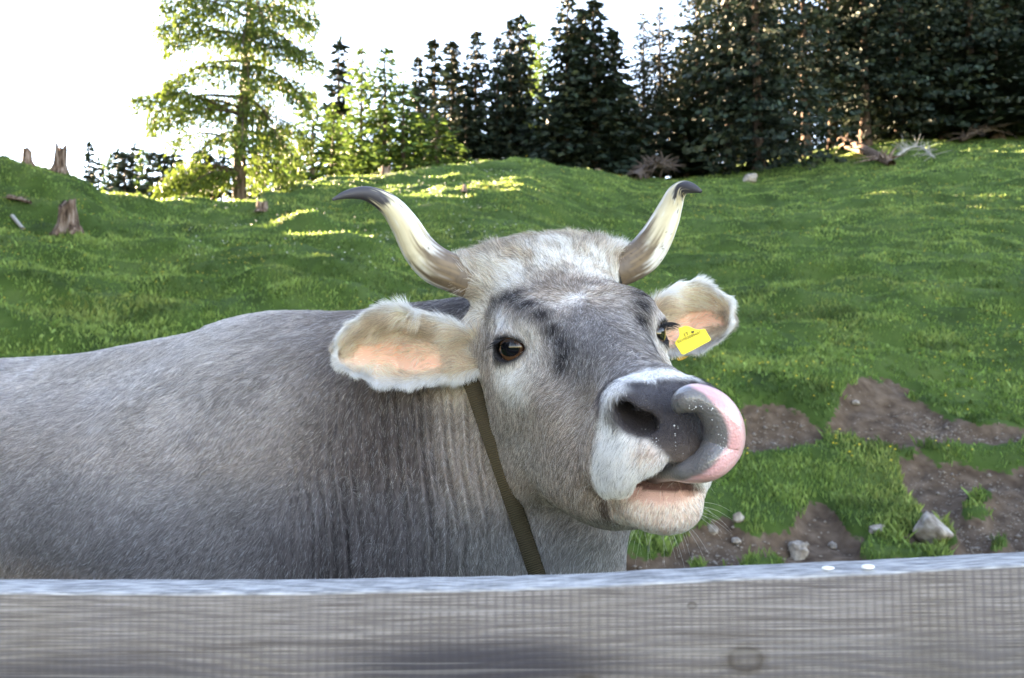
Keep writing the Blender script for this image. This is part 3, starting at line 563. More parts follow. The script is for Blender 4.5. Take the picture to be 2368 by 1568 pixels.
# ================================================================= cow: one continuous implicit surface
HX = np.array([.971, .212, .112]); HY = np.array([.233, -.945, -.228]); HZ = np.array([-.058, -.248, .967])
HX /= np.linalg.norm(HX); HY = norm(HY - HX * (HX @ HY)); HZ = norm(HZ - HX * (HX @ HZ) - HY * (HY @ HZ))
HO = np.array([.0915, 1.097, .058]) + CAM
HM = np.stack([HX, HY, HZ])                     # rows: local axes in world
def to_head(P): return ((P - HO) @ HM.T).astype(np.float32)
def from_head(Q): return np.asarray(Q) @ HM + HO
def smin(a, b, k):
    h = np.maximum(k - np.abs(a - b), 0) / k
    return np.minimum(a, b) - h * h * k * .25
def smax(a, b, k): return -smin(-a, -b, k)
def ell(p, c, r, M=None):
    q = p - np.asarray(c, np.float32)
    if M is not None: q = q @ np.asarray(M, np.float32).T
    r = np.asarray(r, np.float32)
    k0 = np.linalg.norm(q / r, axis=1); k1 = np.linalg.norm(q / (r * r), axis=1)
    return k0 * (k0 - 1) / np.maximum(k1, 1e-6)
def cone(p, a, b, ra, rb):
    a = np.asarray(a, np.float32); b = np.asarray(b, np.float32); ba = b - a
    t = np.clip(((p - a) @ ba) / (ba @ ba), 0, 1)
    return np.linalg.norm(p - a - t[:, None] * ba, axis=1) - (ra + (rb - ra) * t)
def frame(n, up):
    n = norm(np.asarray(n, float)); u = norm(np.cross(np.asarray(up, float), n)); return np.stack([u, np.cross(n, u), n])
# --- head lofts: stations along the head (y), widths at three heights
UY = [-.235, -.20, -.16, -.10, -.05, 0, .05, .10, .15, .20, .25, .28, .305, .325]
UT = [.055, .090, .100, .086, .068, .053, .042, .033, .025, .017, .007, -.003, -.016, -.040]
UB = [-.05, -.09, -.10, -.11, -.11, -.105, -.10, -.10, -.10, -.10, -.098, -.09, -.085, -.07]
UW = [.060, .092, .100, .097, .092, .086, .073, .060, .050, .045, .043, .042, .038, .02]
def upper(q, ax):
    y = q[:, 1]; yc = np.clip(y, UY[0], UY[-1])
    t, b, w = pchip(UY, UT, yc), pchip(UY, UB, yc), pchip(UY, UW, yc)
    zc = (t + b) / 2; hh = (t - b) / 2
    n = 2.6
    k = ((ax / w) ** n + np.abs((q[:, 2] - zc) / hh) ** n) ** (1 / n)
    f = (k - 1) * np.minimum(w, hh) * .95
    over = np.maximum(np.abs(y - yc), 0)
    return np.sqrt(np.maximum(f, 0) ** 2 + over ** 2) + np.minimum(f, 0)
EYE = np.array([.0885, .004, -.002]); EYN = np.array([.68, .70, .12])
EF = frame(EYN, (0, 0, 1))                       # rows u (towards +x/-y side), v up, n
NOS = np.array([.0375, .291, -.012])
def f_head(q):
    """q: head-local points"""
    q = undeform(q); raw0 = q[:, 0].copy()
    q[:, 0] += .015 * sstep(.0, .03, q[:, 0]) * sstep(.15, .25, q[:, 1])              # far side of the lip pressed in by the tongue
    ax = np.sqrt(q[:, 0] ** 2 + 1e-7); s = np.stack([ax, q[:, 1], q[:, 2]], 1)
    return head_shape(q, ax, s, raw0)
def undeform(q):
    q = q.copy(); q[:, 0] += .040 * np.maximum(q[:, 1] - .04, 0)                        # muzzle drawn aside by the lick
    q[:, 2] += .035 * np.maximum(q[:, 1] - .10, 0)
    tw = .55 * np.maximum(q[:, 1] - .06, 0); ct, st_ = np.cos(tw), np.sin(tw)
    q[:, 0], q[:, 2] = q[:, 0] * ct - (q[:, 2] + .05) * st_, q[:, 0] * st_ + (q[:, 2] + .05) * ct - .05
    return q
def head_shape(q, ax, s, raw0):
    f = upper(q, ax)
    # poll bump, horn cores, brow, zygomatic ridge
    f = smin(f, ell(s, (0, -.185, .081), (.085, .05, .027)), .05)
    f = smin(f, cone(s, (.06, -.175, .062), (.112, -.180, .072), .034, .026), .035)
    f = smin(f, ell(s, (.068, -.01, .028), (.030, .055, .026)), .035)
    f = smin(f, cone(s, (.078, .0, -.035), (.055, .12, -.060), .022, .016), .06)
    # masseter, jaw, cheek
    f = smin(f, ell(s, (.064, -.075, -.115), (.046, .105, .115)), .06)
    f = smin(f, cone(s, (.050, -.10, -.195), (.030, .19, -.125), .042, .024), .05)
    f = smin(f, ell(s, (.046, .09, -.105), (.030, .11, .050)), .05)
    f = smin(f, ell(s, (0, .03, -.155), (.05, .16, .05)), .06)
    # ear base
    f = smin(f, ell(s, (.105, -.165, -.035), (.04, .04, .045)), .04)
    # muzzle: broad pad, hanging upper lips
    f = smin(f, ell(s, (0, .272, -.034), (.051, .052, .048)), .05)
    f = smin(f, ell(s, (.037, .254, -.064), (.029, .054, .046)), .03)
    # nostril wings and the hollow behind them
    f = smin(f, ell(s, NOS + (.006, -.004, .008), (.025, .030, .020)), .02)
    # mouth slot between the upper lip and the chin
    zed = -.048 - 1.25 * np.maximum(ax - .018, 0) - .65 * np.maximum(.290 - q[:, 1], 0)        # edge of the upper lip, highest in the middle
    slot = smax(smax(q[:, 2] - zed, -.125 - q[:, 2], .006), smax(.222 - q[:, 1], ax - .075, .006), .008)
    f = smax(f, -slot, .010)
    f = smin(f, ell(s, (.0425, .250, -.078), (.0165, .052, .029)), .014)
    # lower jaw / chin
    sc = np.stack([np.abs(raw0 - .012), s[:, 1], s[:, 2]], 1)
    chin = ell(sc, (0, .238, -.120), (.046, .062, .030))
    chin = smin(chin, cone(sc, (0, .277, -.090), (.037, .246, -.104), .0145, .0135), .015)
    chin = smin(chin, cone(s, (.024, .10, -.140), (.016, .21, -.132), .028, .023), .03)
    global CREASE
    CREASE = f - chin
    f = smin(f, chin, .005)
    # nostril carve: comma-shaped
    NM = frame((.55, .83, -.05), (-.28, 0, 1))
    f = smax(f, -ell(s, NOS + (.0, .012, -.003), (.0185, .0108, .040), NM), .009)
    f = smax(f, -ell(s, NOS + (.014, .008, .007), (.010, .007, .030), NM), .008)
    # eye socket hollow, lids
    e = (s - EYE.astype(np.float32)) @ EF.T.astype(np.float32)
    f = smax(f, -(np.linalg.norm(e - np.array([0, 0, .020], np.float32), axis=1) - .020), .03)
    r = np.linalg.norm(e, axis=1)
    f = smin(f, np.maximum(r - .0285, 0) * 1.0 + np.minimum(r - .0285, 0), .018)
    u, v = e[:, 0], e[:, 1]
    al = np.sqrt(((u + .002) / .0235) ** 2 + ((v - .12 * u) / np.maximum(.0148 - .16 * np.abs(u + .002), .002)) ** 2) - 1
    f = smax(f, -np.maximum(al * .0135, -e[:, 2]), .004)
    # jaw-bone groove and facial hollow in front of the eye
    f = f + .002 * np.exp(-((q[:, 1] - .10) / .05) ** 2 - ((q[:, 2] + .02) / .022) ** 2 - ((ax - .075) / .03) ** 2)
    f = f - .004 * np.exp(-(ax / .045) ** 2 - ((q[:, 1] + .10) / .05) ** 2)
    return f
# --- body (world), spine and ribs
def Bp(x, y, z): return np.array([x, y, z + CAM[2]])
NK = [(from_head((0, -.16, .00)), .105), (from_head((0, -.20, -.10)), .125)]
def f_body(p):
    # p world points
    c = Bp
    f = cone(p, c(-.02, 1.36, -.04), c(-.42, 1.66, -.12), .135, .21)
    f = smin(f, cone(p, c(.02, 1.32, -.17), c(-.40, 1.62, -.32), .115, .22), .10)
    f = smin(f, cone(p, c(.03, 1.30, -.20), c(-.30, 1.54, -.55), .10, .16), .10)
    # throat latch and dewlap down to the brisket
    dl = [((.105, 1.19, -.185), .058), ((.070, 1.265, -.30), .070), ((-.09, 1.40, -.50), .085), ((-.34, 1.56, -.74), .12)]
    for (p0, r0), (p1, r1) in zip(dl[:-1], dl[1:]): f = smin(f, cone(p, c(*p0), c(*p1), r0, r1), .07)
    # crest, withers, back line
    sp = [(.00, 1.37, .060), (-.20, 1.50, .040), (-.45, 1.68, .046), (-.67, 1.82, .028), (-.85, 1.93, .005), (-1.05, 2.07, -.02), (-1.40, 2.31, -.03), (-1.76, 2.55, -.04)]
    sp = spline(sp, 22)
    g = np.full(len(p), 9, np.float32)
    for a_, b_ in zip(sp[:-1], sp[1:]): g = np.minimum(g, cone(p, c(*a_), c(*b_), .075, .075))
    f = smin(f, g, .09)
    # shoulder and chest
    f = smin(f, ell(p, c(-.50, 1.69, -.30), (.30, .26, .38)), .12)
    f = smin(f, ell(p, c(-.42, 1.52, -.38), (.20, .12, .30)), .12)
    f = smin(f, cone(p, c(-.36, 1.475, .01), c(-.56, 1.455, -.34), .035, .05), .09)          # shoulder blade
    # barrel, hips
    f = smin(f, cone(p, c(-.64, 1.78, -.31), c(-1.35, 2.26, -.33), .31, .345), .12)
    f = smin(f, ell(p, c(-1.62, 2.44, -.24), (.30, .30, .24)), .12)
    # legs
    pd = np.array([-.46, -.66]) / .80 * .22                                              # near-side offset across the body
    for bx, by, hind in ((-.52, 1.70, 0), (-1.62, 2.46, 1)):
        for sgn in (1, -1):
            x, y = bx + sgn * pd[0] * .8, by + sgn * pd[1] * .8
            dx, dy = (-.04, .03) if hind else (.0, .0)
            f = smin(f, cone(p, c(x, y, -.45), c(x + dx * 2, y + dy * 2, -.80), .12, .058), .08)
            f = smin(f, cone(p, c(x + dx * 2, y + dy * 2, -.80), c(x + dx, y + dy, -1.16), .050, .036), .03)
            f = smin(f, cone(p, c(x + dx, y + dy, -1.16), c(x + dx + .03, y + dy - .02, -1.27), .042, .055), .03)
    return f
def f_cow(P):
    P = np.asarray(P, np.float32)
    f = np.full(len(P), 9, np.float32)
    q = to_head(P)
    lo = np.array([-.30, -.42, -.42]); hi = np.array([.30, .42, .24])
    d = np.linalg.norm(np.maximum(np.maximum(lo - q, q - hi), 0), axis=1)
    near = d < .02
    f = d + .03
    if near.any(): f[near] = f_head(q[near])
    b = f_body(P)
    # neck skin folds: vertical ripples, strongest low on the neck
    m = (np.abs(b) < .06) & (P[:, 0] > -.62) & (P[:, 0] < .06)
    if m.any():
        s = P[m]
        u = s[:, 0] + .10 * (s[:, 2] - CAM[2]) + .012 * fbm(np.stack([s[:, 0] * 3, s[:, 1] * 3, s[:, 2] * 5], 1), 2, 5)
        w = sstep(-.42, -.2, s[:, 0]) * (1 - sstep(-.04, .03, s[:, 0])) * (1 - sstep(-.05, .05, s[:, 2] - CAM[2]))
        amp = np.clip(.45 + .9 * vnoise(np.stack([u * 22, s[:, 2] * 4.0, s[:, 1] * 0], 1), 9), .05, 1.3)
        b[m] = b[m] + w * .0056 * amp * (np.cos(u * 300 + 4.5 * vnoise(np.stack([u * 12, s[:, 2] * 3, u * 0], 1), 4)) + .5 * np.cos(u * 520 + 5 * vnoise(np.stack([u * 9, s[:, 2] * 3.5, u * 0], 1), 6)))
        b[m] = b[m] + .006 * fbm(s * np.array([5, 5, 4]), 2, 21)
    return smin(f, b, .035)
def axis(segs):
    a = [segs[0][0]]
    for lo, hi, st in segs:
        n = max(1, int(round((hi - lo) / st))); a += list(lo + (hi - lo) * np.arange(1, n + 1) / n)
    while (len(a) - 1) % 4: a.append(a[-1] + (a[-1] - a[-2]))
    return np.array(a, np.float32)
def grad(fn, P, h=.0012):
    return np.stack([fn(P + np.eye(3)[i] * h) - fn(P - np.eye(3)[i] * h) for i in range(3)], 1) / (2 * h)
def surface(fn, ax, ay, az, newton=2):
    A = (ax, ay, az); n = [len(a) for a in A]
    C = [a[::4] for a in A]; nc = [len(c) for c in C]
    G = np.stack(np.meshgrid(*C, indexing='ij'), -1).reshape(-1, 3)
    fc = fn(G).reshape(nc)
    mn = np.full([k - 1 for k in nc], 9, np.float32); sg = np.zeros(mn.shape, int)
    for a in (0, 1):
        for b in (0, 1):
            for c in (0, 1):
                blk = fc[a:nc[0] - 1 + a, b:nc[1] - 1 + b, c:nc[2] - 1 + c]
                mn = np.minimum(mn, np.abs(blk)); sg += blk < 0
    dg = np.sqrt(np.diff(C[0])[:, None, None] ** 2 + np.diff(C[1])[None, :, None] ** 2 + np.diff(C[2])[None, None, :] ** 2)
    act = (mn < dg * 1.1) | ((sg > 0) & (sg < 8))
    F = np.repeat(np.repeat(np.repeat(fc[:-1, :-1, :-1], 4, 0), 4, 1), 4, 2)
    F = np.pad(F, ((0, 1),) * 3, mode='edge')
    m = np.repeat(np.repeat(np.repeat(act, 4, 0), 4, 1), 4, 2); M = np.zeros(F.shape, bool)
    for a in (0, 1):
        for b in (0, 1):
            for c in (0, 1): M[a:a + m.shape[0], b:b + m.shape[1], c:c + m.shape[2]] |= m
    I = np.argwhere(M); P = np.stack([A[k][I[:, k]] for k in range(3)], 1)
    vals = np.empty(len(P), np.float32)
    for s in range(0, len(P), 400000): vals[s:s + 400000] = fn(P[s:s + 400000])
    F[M] = vals
    S = F < 0
    cnt = np.zeros([k - 1 for k in n], np.int8)
    for a in (0, 1):
        for b in (0, 1):
            for c in (0, 1): cnt += S[a:n[0] - 1 + a, b:n[1] - 1 + b, c:n[2] - 1 + c]
    cells = np.argwhere((cnt > 0) & (cnt < 8))
    acc = np.zeros((len(cells), 3)); num = np.zeros(len(cells))
    corners = [(a, b, c) for a in (0, 1) for b in (0, 1) for c in (0, 1)]
    cv = {k: F[cells[:, 0] + k[0], cells[:, 1] + k[1], cells[:, 2] + k[2]] for k in corners}
    cp = {k: np.stack([A[i][cells[:, i] + k[i]] for i in range(3)], 1) for k in corners}
    for k in corners:
        for i in range(3):
            if k[i]: continue
            l = list(k); l[i] = 1; l = tuple(l)
            x = (cv[k] < 0) != (cv[l] < 0)
            t = np.where(x, cv[k] / np.where(x, cv[k] - cv[l], 1), 0)
            acc += np.where(x[:, None], cp[k] + (cp[l] - cp[k]) * t[:, None], 0); num += x
    V = (acc / num[:, None]).astype(np.float32)
    idx = np.full(cnt.shape, -1, np.int32); idx[tuple(cells.T)] = np.arange(len(cells))
    quads = []
    for i in range(3):
        a = [slice(None)] * 3; b = [slice(None)] * 3; a[i] = slice(0, -1); b[i] = slice(1, None)
        Sa, Sb = S[tuple(a)], S[tuple(b)]
        e = np.argwhere(Sa != Sb); j, k = (i + 1) % 3, (i + 2) % 3
        ok = (e[:, j] > 0) & (e[:, k] > 0) & (e[:, j] < n[j] - 1) & (e[:, k] < n[k] - 1); e = e[ok]
        def g(dj, dk):
            c = e.copy(); c[:, j] -= dj; c[:, k] -= dk; return idx[c[:, 0], c[:, 1], c[:, 2]]
        q = np.stack([g(1, 1), g(0, 1), g(0, 0), g(1, 0)], 1)
        fl = ~Sa[tuple(e.T)]; q[fl] = q[fl][:, ::-1]; quads.append(q)
    Q = np.concatenate(quads); Q = Q[(Q >= 0).all(1)]
    for _ in range(newton):
        f = fn(V); g = grad(fn, V); g2 = np.maximum((g * g).sum(1), .15)
        st = np.clip(f / g2, -.004, .004)
        V = (V - g * st[:, None]).astype(np.float32)
    return V, Q, norm(grad(fn, V))
FINE = globals().get('FINE', .0034)
X_ = axis([(-2.15, -.62, .020), (-.62, -.12, .0062), (-.12, .40, FINE)])
Y_ = axis([(.70, 1.34, FINE), (1.34, 1.62, .008), (1.62, 2.90, .020)])
Z_ = axis([(.0, .78, .020), (.78, .98, .008), (.98, 1.56, FINE)])
CV, CQ, CN = surface(f_cow, X_, Y_, Z_)
print('cow verts', len(CV), 'faces', len(CQ), round(time.time() - T0, 1))
# ================================================================= cow: coat, features, fur
def lerp(a, b, w):
    w = np.asarray(w, np.float32)[:, None]; return a * (1 - w) + np.asarray(b, np.float32) * w
def gz(p, c, r):
    return np.exp(-(((p - np.asarray(c, np.float32)) / np.asarray(r, np.float32)) ** 2).sum(1))
def coat(P):
    """coat pigment at world points, with shade painted into the lip crease"""
    q = to_head(P); ax = np.abs(q[:, 0]); y, z = q[:, 1], q[:, 2]; s = np.stack([ax, y, z], 1)
    w = P - CAM.astype(np.float32)
    n1 = fbm(P * 9, 3, 3); n2 = fbm(P * 40, 2, 8)
    c = np.tile(np.array([.245, .208, .192], np.float32), (len(P), 1))
    # body: silver back and ribs, browner and darker over the neck side and shoulder point
    c = lerp(c, (.37, .340, .332), sstep(-.30, .06, w[:, 2]) * sstep(-.20, -.55, w[:, 0]))
    c = lerp(c, (.082, .063, .060), .9 * gz(w, (-.20, 1.33, -.08), (.13, .3, .17)))
    c = lerp(c, (.118, .093, .086), .8 * gz(w, (-.28, 1.36, -.30), (.18, .4, .18)))
    c = lerp(c, (.21, .18, .165), .5 * gz(w, (-.47, 1.45, -.16), (.06, .4, .20)))
    c = lerp(c, (.10, .095, .10), .8 * gz(w, (-.08, 1.42, .11), (.12, .2, .07)))
    c = lerp(c, (.36, .325, .295), .8 * gz(w, (.00, 1.20, -.26), (.09, .2, .10)))
    c = lerp(c, (.40, .37, .34), .8 * gz(w, (.11, 1.25, -.25), (.06, .2, .09)))
    # head
    h = 1 - sstep(-.02, .05, np.maximum(np.maximum(-y - .24, np.abs(q[:, 0]) - .16), -z - .24))
    hd = np.tile(np.array([.345, .285, .245], np.float32), (len(P), 1))
    hd = lerp(hd, (.275, .245, .232), sstep(.02, .08, z + .06 + .02 * n1) * sstep(-.02, .08, y))                    # bridge
    hd = lerp(hd, (.19, .168, .16), .6 * gz(s, (.0, .17, .02), (.05, .08, .05)))
    hd = lerp(hd, (.62, .57, .54), .85 * gz(s, (.0, -.02, .06), (.070, .075, .06)) * sstep(-.6, .3, n2 + n1))
    hd = lerp(hd, (.74, .675, .605), sstep(.03, .09, -y + .03 * n1) * sstep(-.01, .05, z))                         # pale forehead and poll
    hd = lerp(hd, (.24, .185, .135), .75 * sstep(.118, .15, -y + .022 * n1 + .02 * n2) * sstep(.088, .105, z))        # brown crown
    hd = lerp(hd, (.27, .22, .17), .85 * gz(s, (.0, -.095, .092), (.024, .045, .04)) * sstep(-.4, .4, n2 + n1))
    hd = lerp(hd, (.38, .325, .275), .75 * sstep(-.05, .5, n2 - .4 * n1) * sstep(.05, .09, -y) * sstep(.02, .05, z))
    hd = lerp(hd, (.42, .34, .27), .7 * sstep(.05, .6, n1 + .6 * n2) * sstep(.07, .10, -y) * sstep(.02, .05, z))
    for a, b, st in (((.099, -.108, .024), .014, .55), ((.092, -.100, .040), .016, .8), ((.086, -.078, .050), .017, .95), ((.079, -.052, .055), .018, 1), ((.077, -.022, .056), .017, 1), ((.074, .010, .054), .016, 1), ((.066, .040, .045), .015, 1), ((.058, .060, .030), .014, 1), ((.054, .080, .018), .014, .9), ((.056, .100, .006), .015, 1), ((.062, .108, -.006), .012, .8)):
        hd = lerp(hd, (.042, .036, .037), st * np.clip(1.15 * gz(s, a, b), 0, 1))
    for a, b, st in (((.107, -.095, -.004), .014, .5), ((.112, -.075, -.025), .014, .45)): hd = lerp(hd, (.09, .075, .068), st * gz(s, a, b))
    hd = lerp(hd, (.09, .085, .085), .55 * gz(s, (.045, .13, -.005), (.02, .05, .03)))
    hd = lerp(hd, (.66, .61, .56), np.clip(1.2 * gz(s, (.104, .030, -.042), (.034, .044, .030)), 0, 1))             # white under the eye
    hd = lerp(hd, (.64, .60, .57), np.clip(1.2 * gz(s, (.102, -.018, .029), (.016, .030, .011)), 0, 1))
    hd = lerp(hd, (.54, .49, .45), .8 * gz(s, (.086, .036, .026), (.014, .03, .012)))
    hd = lerp(hd, (.56, .50, .45), .75 * gz(s, (.084, .052, .0), (.020, .024, .020)))
    hd = lerp(hd, (.60, .50, .40), np.clip(1.3 * gz(s, (.145, -.165, -.045), (.036, .055, .06)), 0, 1))                               # toward the ear
    hd = lerp(hd, (.35, .32, .295), .7 * gz(s, (.09, .03, -.13), (.05, .12, .05)))
    hd = lerp(hd, (.115, .080, .05), .75 * gz(s, (.083, .235, -.108), (.02, .030, .026)))                           # stain by the mouth corner
    # eyelids
    e = (s - EYE.astype(np.float32)) @ EF.T.astype(np.float32)
    al = np.sqrt(((e[:, 0] + .002) / .0235) ** 2 + ((e[:, 1] - .12 * e[:, 0]) / .0142) ** 2)
    lid = (1 - sstep(1.1, 1.65, al + .15 * (e[:, 0] / .02))) * (e[:, 2] > -.01) * (np.abs(e[:, 2]) < .05)
    hd = lerp(hd, (.022, .019, .021), lid)
    # muzzle: white ring, dark nose leather, pink-white chin
    wy = .272 - .014 * sstep(-.04, -.09, z) - .02 * sstep(.0, .03, z)
    white = sstep(-.010, .012, y - wy + .004 * n2)
    hd = lerp(hd, (.80, .78, .765), white)
    pad = sstep(.280, .297, y + .35 * (ax < .02) * .02) * (1 - sstep(.048, .062, ax + np.maximum(-.022 - z, 0) * .9)) * sstep(-.125, -.075, z)
    qd = undeform(q); sd2 = np.stack([np.abs(qd[:, 0]), qd[:, 1], qd[:, 2]], 1)
    NM = frame((.55, .83, -.05), (-.28, 0, 1)); hole = 1 - sstep(.001, .007, ell(sd2, NOS + (.0, .012, -.003), (.0185, .0108, .060), NM))
    nz = np.linalg.norm((s - np.array([.044, .296, -.010], np.float32)) / np.array([.030, .085, .025], np.float32), axis=1)
    pad = np.maximum(np.maximum(pad, hole), 1 - sstep(.8, 1.15, nz))
    pc = lerp(np.tile(np.array([.056, .048, .052], np.float32), (len(P), 1)), (.135, .100, .082), sstep(-.02, -.06, z))
    pc = lerp(pc, (.42, .28, .22), .8 * sstep(-.046, -.066, z) * sstep(-.4, .5, n2))
    hd = hd * (1 - pad[:, None]) + pc * pad[:, None]
    pc = lerp(pc, (.016, .011, .011), .9 * hole * sstep(.30, .28, y))
    low = sstep(-.060, -.085, z) * sstep(.22, .25, y) * (ax < .048)
    ch = sstep(-.088, -.100, z) * sstep(.205, .235, y) * (1 - sstep(.050, .058, np.abs(q[:, 0] - .0)))
    # bare pink skin at the corner of the nose pad, lining of the mouth
    hd = lerp(hd, (.62, .43, .34), .75 * gz(s, (.046, .325, -.046), (.014, .03, .014)) * (1 - pad))
    inm = sstep(.31, .295, y) * (y > .20) * (ax < .040) * (z < -.062) * (z > -.10)
    f_head(q); cr = np.exp(-(CREASE / .0065) ** 2) * sstep(.195, .215, y) * (ax > .03) * (z < -.07)  # crease between lip and chin: dark edge hairs and shade, both in the colour
    hd = lerp(hd, (.70, .565, .485), ch)
    lipm = sstep(-.117, -.107, z) * ch * sstep(.25, .27, y); hd = lerp(hd, (.78, .47, .41), .95 * lipm)
    hd = lerp(hd, (.10, .04, .035), .9 * inm); hd = lerp(hd, (.10, .07, .055), .85 * cr * (1 - lipm)); lid = np.maximum(lid, np.maximum(lipm, inm))
    hd = lerp(hd, (.50, .30, .20), .35 * gz(s, (0, .29, -.13), (.03, .04, .016)))
    c = c * (1 - h[:, None]) + hd * h[:, None]
    c = c * (1 + .10 * n1 + .07 * n2)[:, None]
    return np.clip(c, .01, .85), pad, lid, ch

mfur, N, L, b = new_mat('coat_hair', rough=.55, spec=.18)
at_ = nd(N, 'ShaderNodeAttribute', attribute_name='Col'); L.new(at_.outputs['Color'], b.inputs['Base Color'])
trh = nd(N, 'ShaderNodeBsdfTranslucent'); L.new(at_.outputs['Color'], trh.inputs['Color']); mxh = nd(N, 'ShaderNodeMixShader'); mxh.inputs[0].default_value = .4
L.new(b.outputs[0], mxh.inputs[1]); L.new(trh.outputs[0], mxh.inputs[2]); L.new(mxh.outputs[0], N['Material Output'].inputs['Surface'])
mskin, N, L, b = new_mat('hide', rough=.62, spec=.2)
at_ = nd(N, 'ShaderNodeAttribute', attribute_name='Col'); L.new(at_.outputs['Color'], b.inputs['Base Color'])
wet = nd(N, 'ShaderNodeAttribute', attribute_name='Wet')
mr = nd(N, 'ShaderNodeMapRange'); L.new(wet.outputs['Fac'], mr.inputs[0]); mr.inputs[3].default_value = .65; mr.inputs[4].default_value = .28; L.new(mr.outputs[0], b.inputs['Roughness'])
tc = nd(N, 'ShaderNodeTexCoord')
vo = nd(N, 'ShaderNodeTexVoronoi', feature='DISTANCE_TO_EDGE'); vo.inputs['Scale'].default_value = 460; L.new(tc.outputs['Object'], vo.inputs['Vector'])
vr = ramp(N, [(0, (0, 0, 0)), (.25, (1, 1, 1))]); L.new(vo.outputs['Distance'], vr.inputs[0])
bu = nd(N, 'ShaderNodeBump'); bu.inputs['Distance'].default_value = .0006; L.new(vr.outputs[0], bu.inputs['Height']); L.new(wet.outputs['Fac'], bu.inputs['Strength']); L.new(bu.outputs[0], b.inputs['Normal'])

CC, PAD, LID, CHN = coat(CV)
me = mesh_np('cow_body', CV, CQ, colors=CC * .9)
wa = me.attributes.new('Wet', 'FLOAT', 'POINT'); wa.data.foreach_set('value', np.clip(PAD + LID, 0, 1).astype(np.float32))
cow = link('cow', me, None, mskin)
tag(cow, 'grey horned cow licking its nose, standing behind the wooden fence', 'cow')

# --- eyes
mEye, N, L, b = new_mat('eye_ball', rough=.04, spec=.30)
at_ = nd(N, 'ShaderNodeAttribute', attribute_name='Col'); L.new(at_.outputs['Color'], b.inputs['Base Color'])
b.inputs['Coat Weight'].default_value = .25; b.inputs['Coat Roughness'].default_value = .015
def uvsphere(nu=48, nv=32):
    u = np.linspace(0, 2 * np.pi, nu, endpoint=False); v = np.linspace(0, np.pi, nv)
    V = np.stack([np.sin(v)[:, None] * np.cos(u), np.sin(v)[:, None] * np.sin(u), np.cos(v)[:, None] * np.ones(nu)], -1).reshape(-1, 3)
    i = np.arange(nv - 1)[:, None] * nu; j = np.arange(nu)[None]
    a = i + j; b_ = i + (j + 1) % nu
    return V, np.stack([a, a + nu, b_ + nu, b_], -1).reshape(-1, 4)
mirror = np.array([-1, 1, 1.])
for sx in (-1, 1):
    V, Fq = uvsphere(72, 60)
    rx, ry = V[:, 0], V[:, 1]; r_ = np.hypot(rx / .62, ry / .42); ri = np.hypot(rx / .74, ry / .70)
    c = lerp(np.tile(np.array([.11, .050, .026], np.float32), (len(V), 1)), (.022, .010, .007), sstep(.75, 1.0, ri))
    c = lerp(c, (.09, .045, .022), .7 * sstep(.9, 1.1, r_) * (1 - sstep(.8, .95, ri)))
    c = lerp(c, (.004, .004, .006), 1 - sstep(.86, 1.02, r_)); c[V[:, 2] < 0] = (.03, .015, .012)
    V = V * .0245; V[:, 2] *= 1.0
    W = V @ EF + EYE - EYN / np.linalg.norm(EYN) * .0022
    if sx < 0: W = W * mirror; Fq = Fq[:, ::-1].copy()
    link('eye', mesh_np('eye', from_head(W), Fq, colors=c), cow, mEye)
mdark, *_ = new_mat('lash_hair', (.012, .011, .012), .5)
rng = np.random.default_rng(5)
for sx in (-1, 1):
    n = 130 if sx > 0 else 60; t = rng.uniform(-1, .75, n); u = t * .021 - .001
    v = .0128 * np.sqrt(np.maximum(1 - t * t, .02)) + .12 * u
    base = np.stack([u, v, np.sqrt(np.maximum(.027 ** 2 - u * u - v * v, 0))], 1)
    ln = rng.uniform(.010, .019, n)[:, None]
    d1 = norm(np.stack([-.25 + .5 * t + rng.normal(0, .15, n), np.full(n, -.05), np.full(n, .9)], 1)); d2 = norm(d1 + np.array([0, -.5, 0]))
    pts = [base, base + d1 * ln * .5, base + d1 * ln * .5 + d2 * ln * .5]
    W = [from_head((p @ EF + EYE) * (mirror if sx < 0 else 1)) for p in pts]
    hair('eyelash', W[0], W[1:], .00030, np.tile([.012, .011, .012], (n, 1)), mdark, cow)

# --- tubes: horns, tongue
def _sweep_dup(path, radii, n=40, up=(0, 1, 0), flat=1.0, cap=True):
    """tube along path with per-station radius; flat stretches the section along the second axis; returns V, faces, station, angle"""
    path = np.asarray(path, float); T = norm(np.gradient(path, axis=0)); up = np.asarray(up, float)
    B = norm(up[None] - T * (T @ up)[:, None]); Nn = np.cross(B, T)
    a = np.linspace(0, 2 * np.pi, n, endpoint=False)
    flat = np.broadcast_to(np.asarray(flat, float), (len(path),))
    V = path[:, None] + (np.cos(a)[None, :, None] * Nn[:, None] + np.sin(a)[None, :, None] * B[:, None] * flat[:, None, None]) * np.asarray(radii)[:, None, None]
    m = len(path); i = np.arange(m - 1)[:, None] * n; j = np.arange(n)[None]
    Fq = np.stack([i + j, i + (j + 1) % n, i + n + (j + 1) % n, i + n + j], -1).reshape(-1, 4)
    s = np.repeat(np.linspace(0, 1, m), n); A = np.tile(a, m)
    return V.reshape(-1, 3), Fq, s, A, Nn, B
mhorn, N, L, b = new_mat('horn_keratin', rough=.52, spec=.3)
at_ = nd(N, 'ShaderNodeAttribute', attribute_name='Col'); L.new(at_.outputs['Color'], b.inputs['Base Color'])
tc = nd(N, 'ShaderNodeTexCoord'); nz_ = nd(N, 'ShaderNodeTexNoise'); nz_.inputs['Scale'].default_value = 160; nz_.inputs['Detail'].default_value = 4; L.new(tc.outputs['Object'], nz_.inputs['Vector'])
bu = nd(N, 'ShaderNodeBump'); bu.inputs['Distance'].default_value = .0006; bu.inputs['Strength'].default_value = .35; L.new(nz_.outputs['Fac'], bu.inputs['Height']); L.new(bu.outputs[0], b.inputs['Normal'])
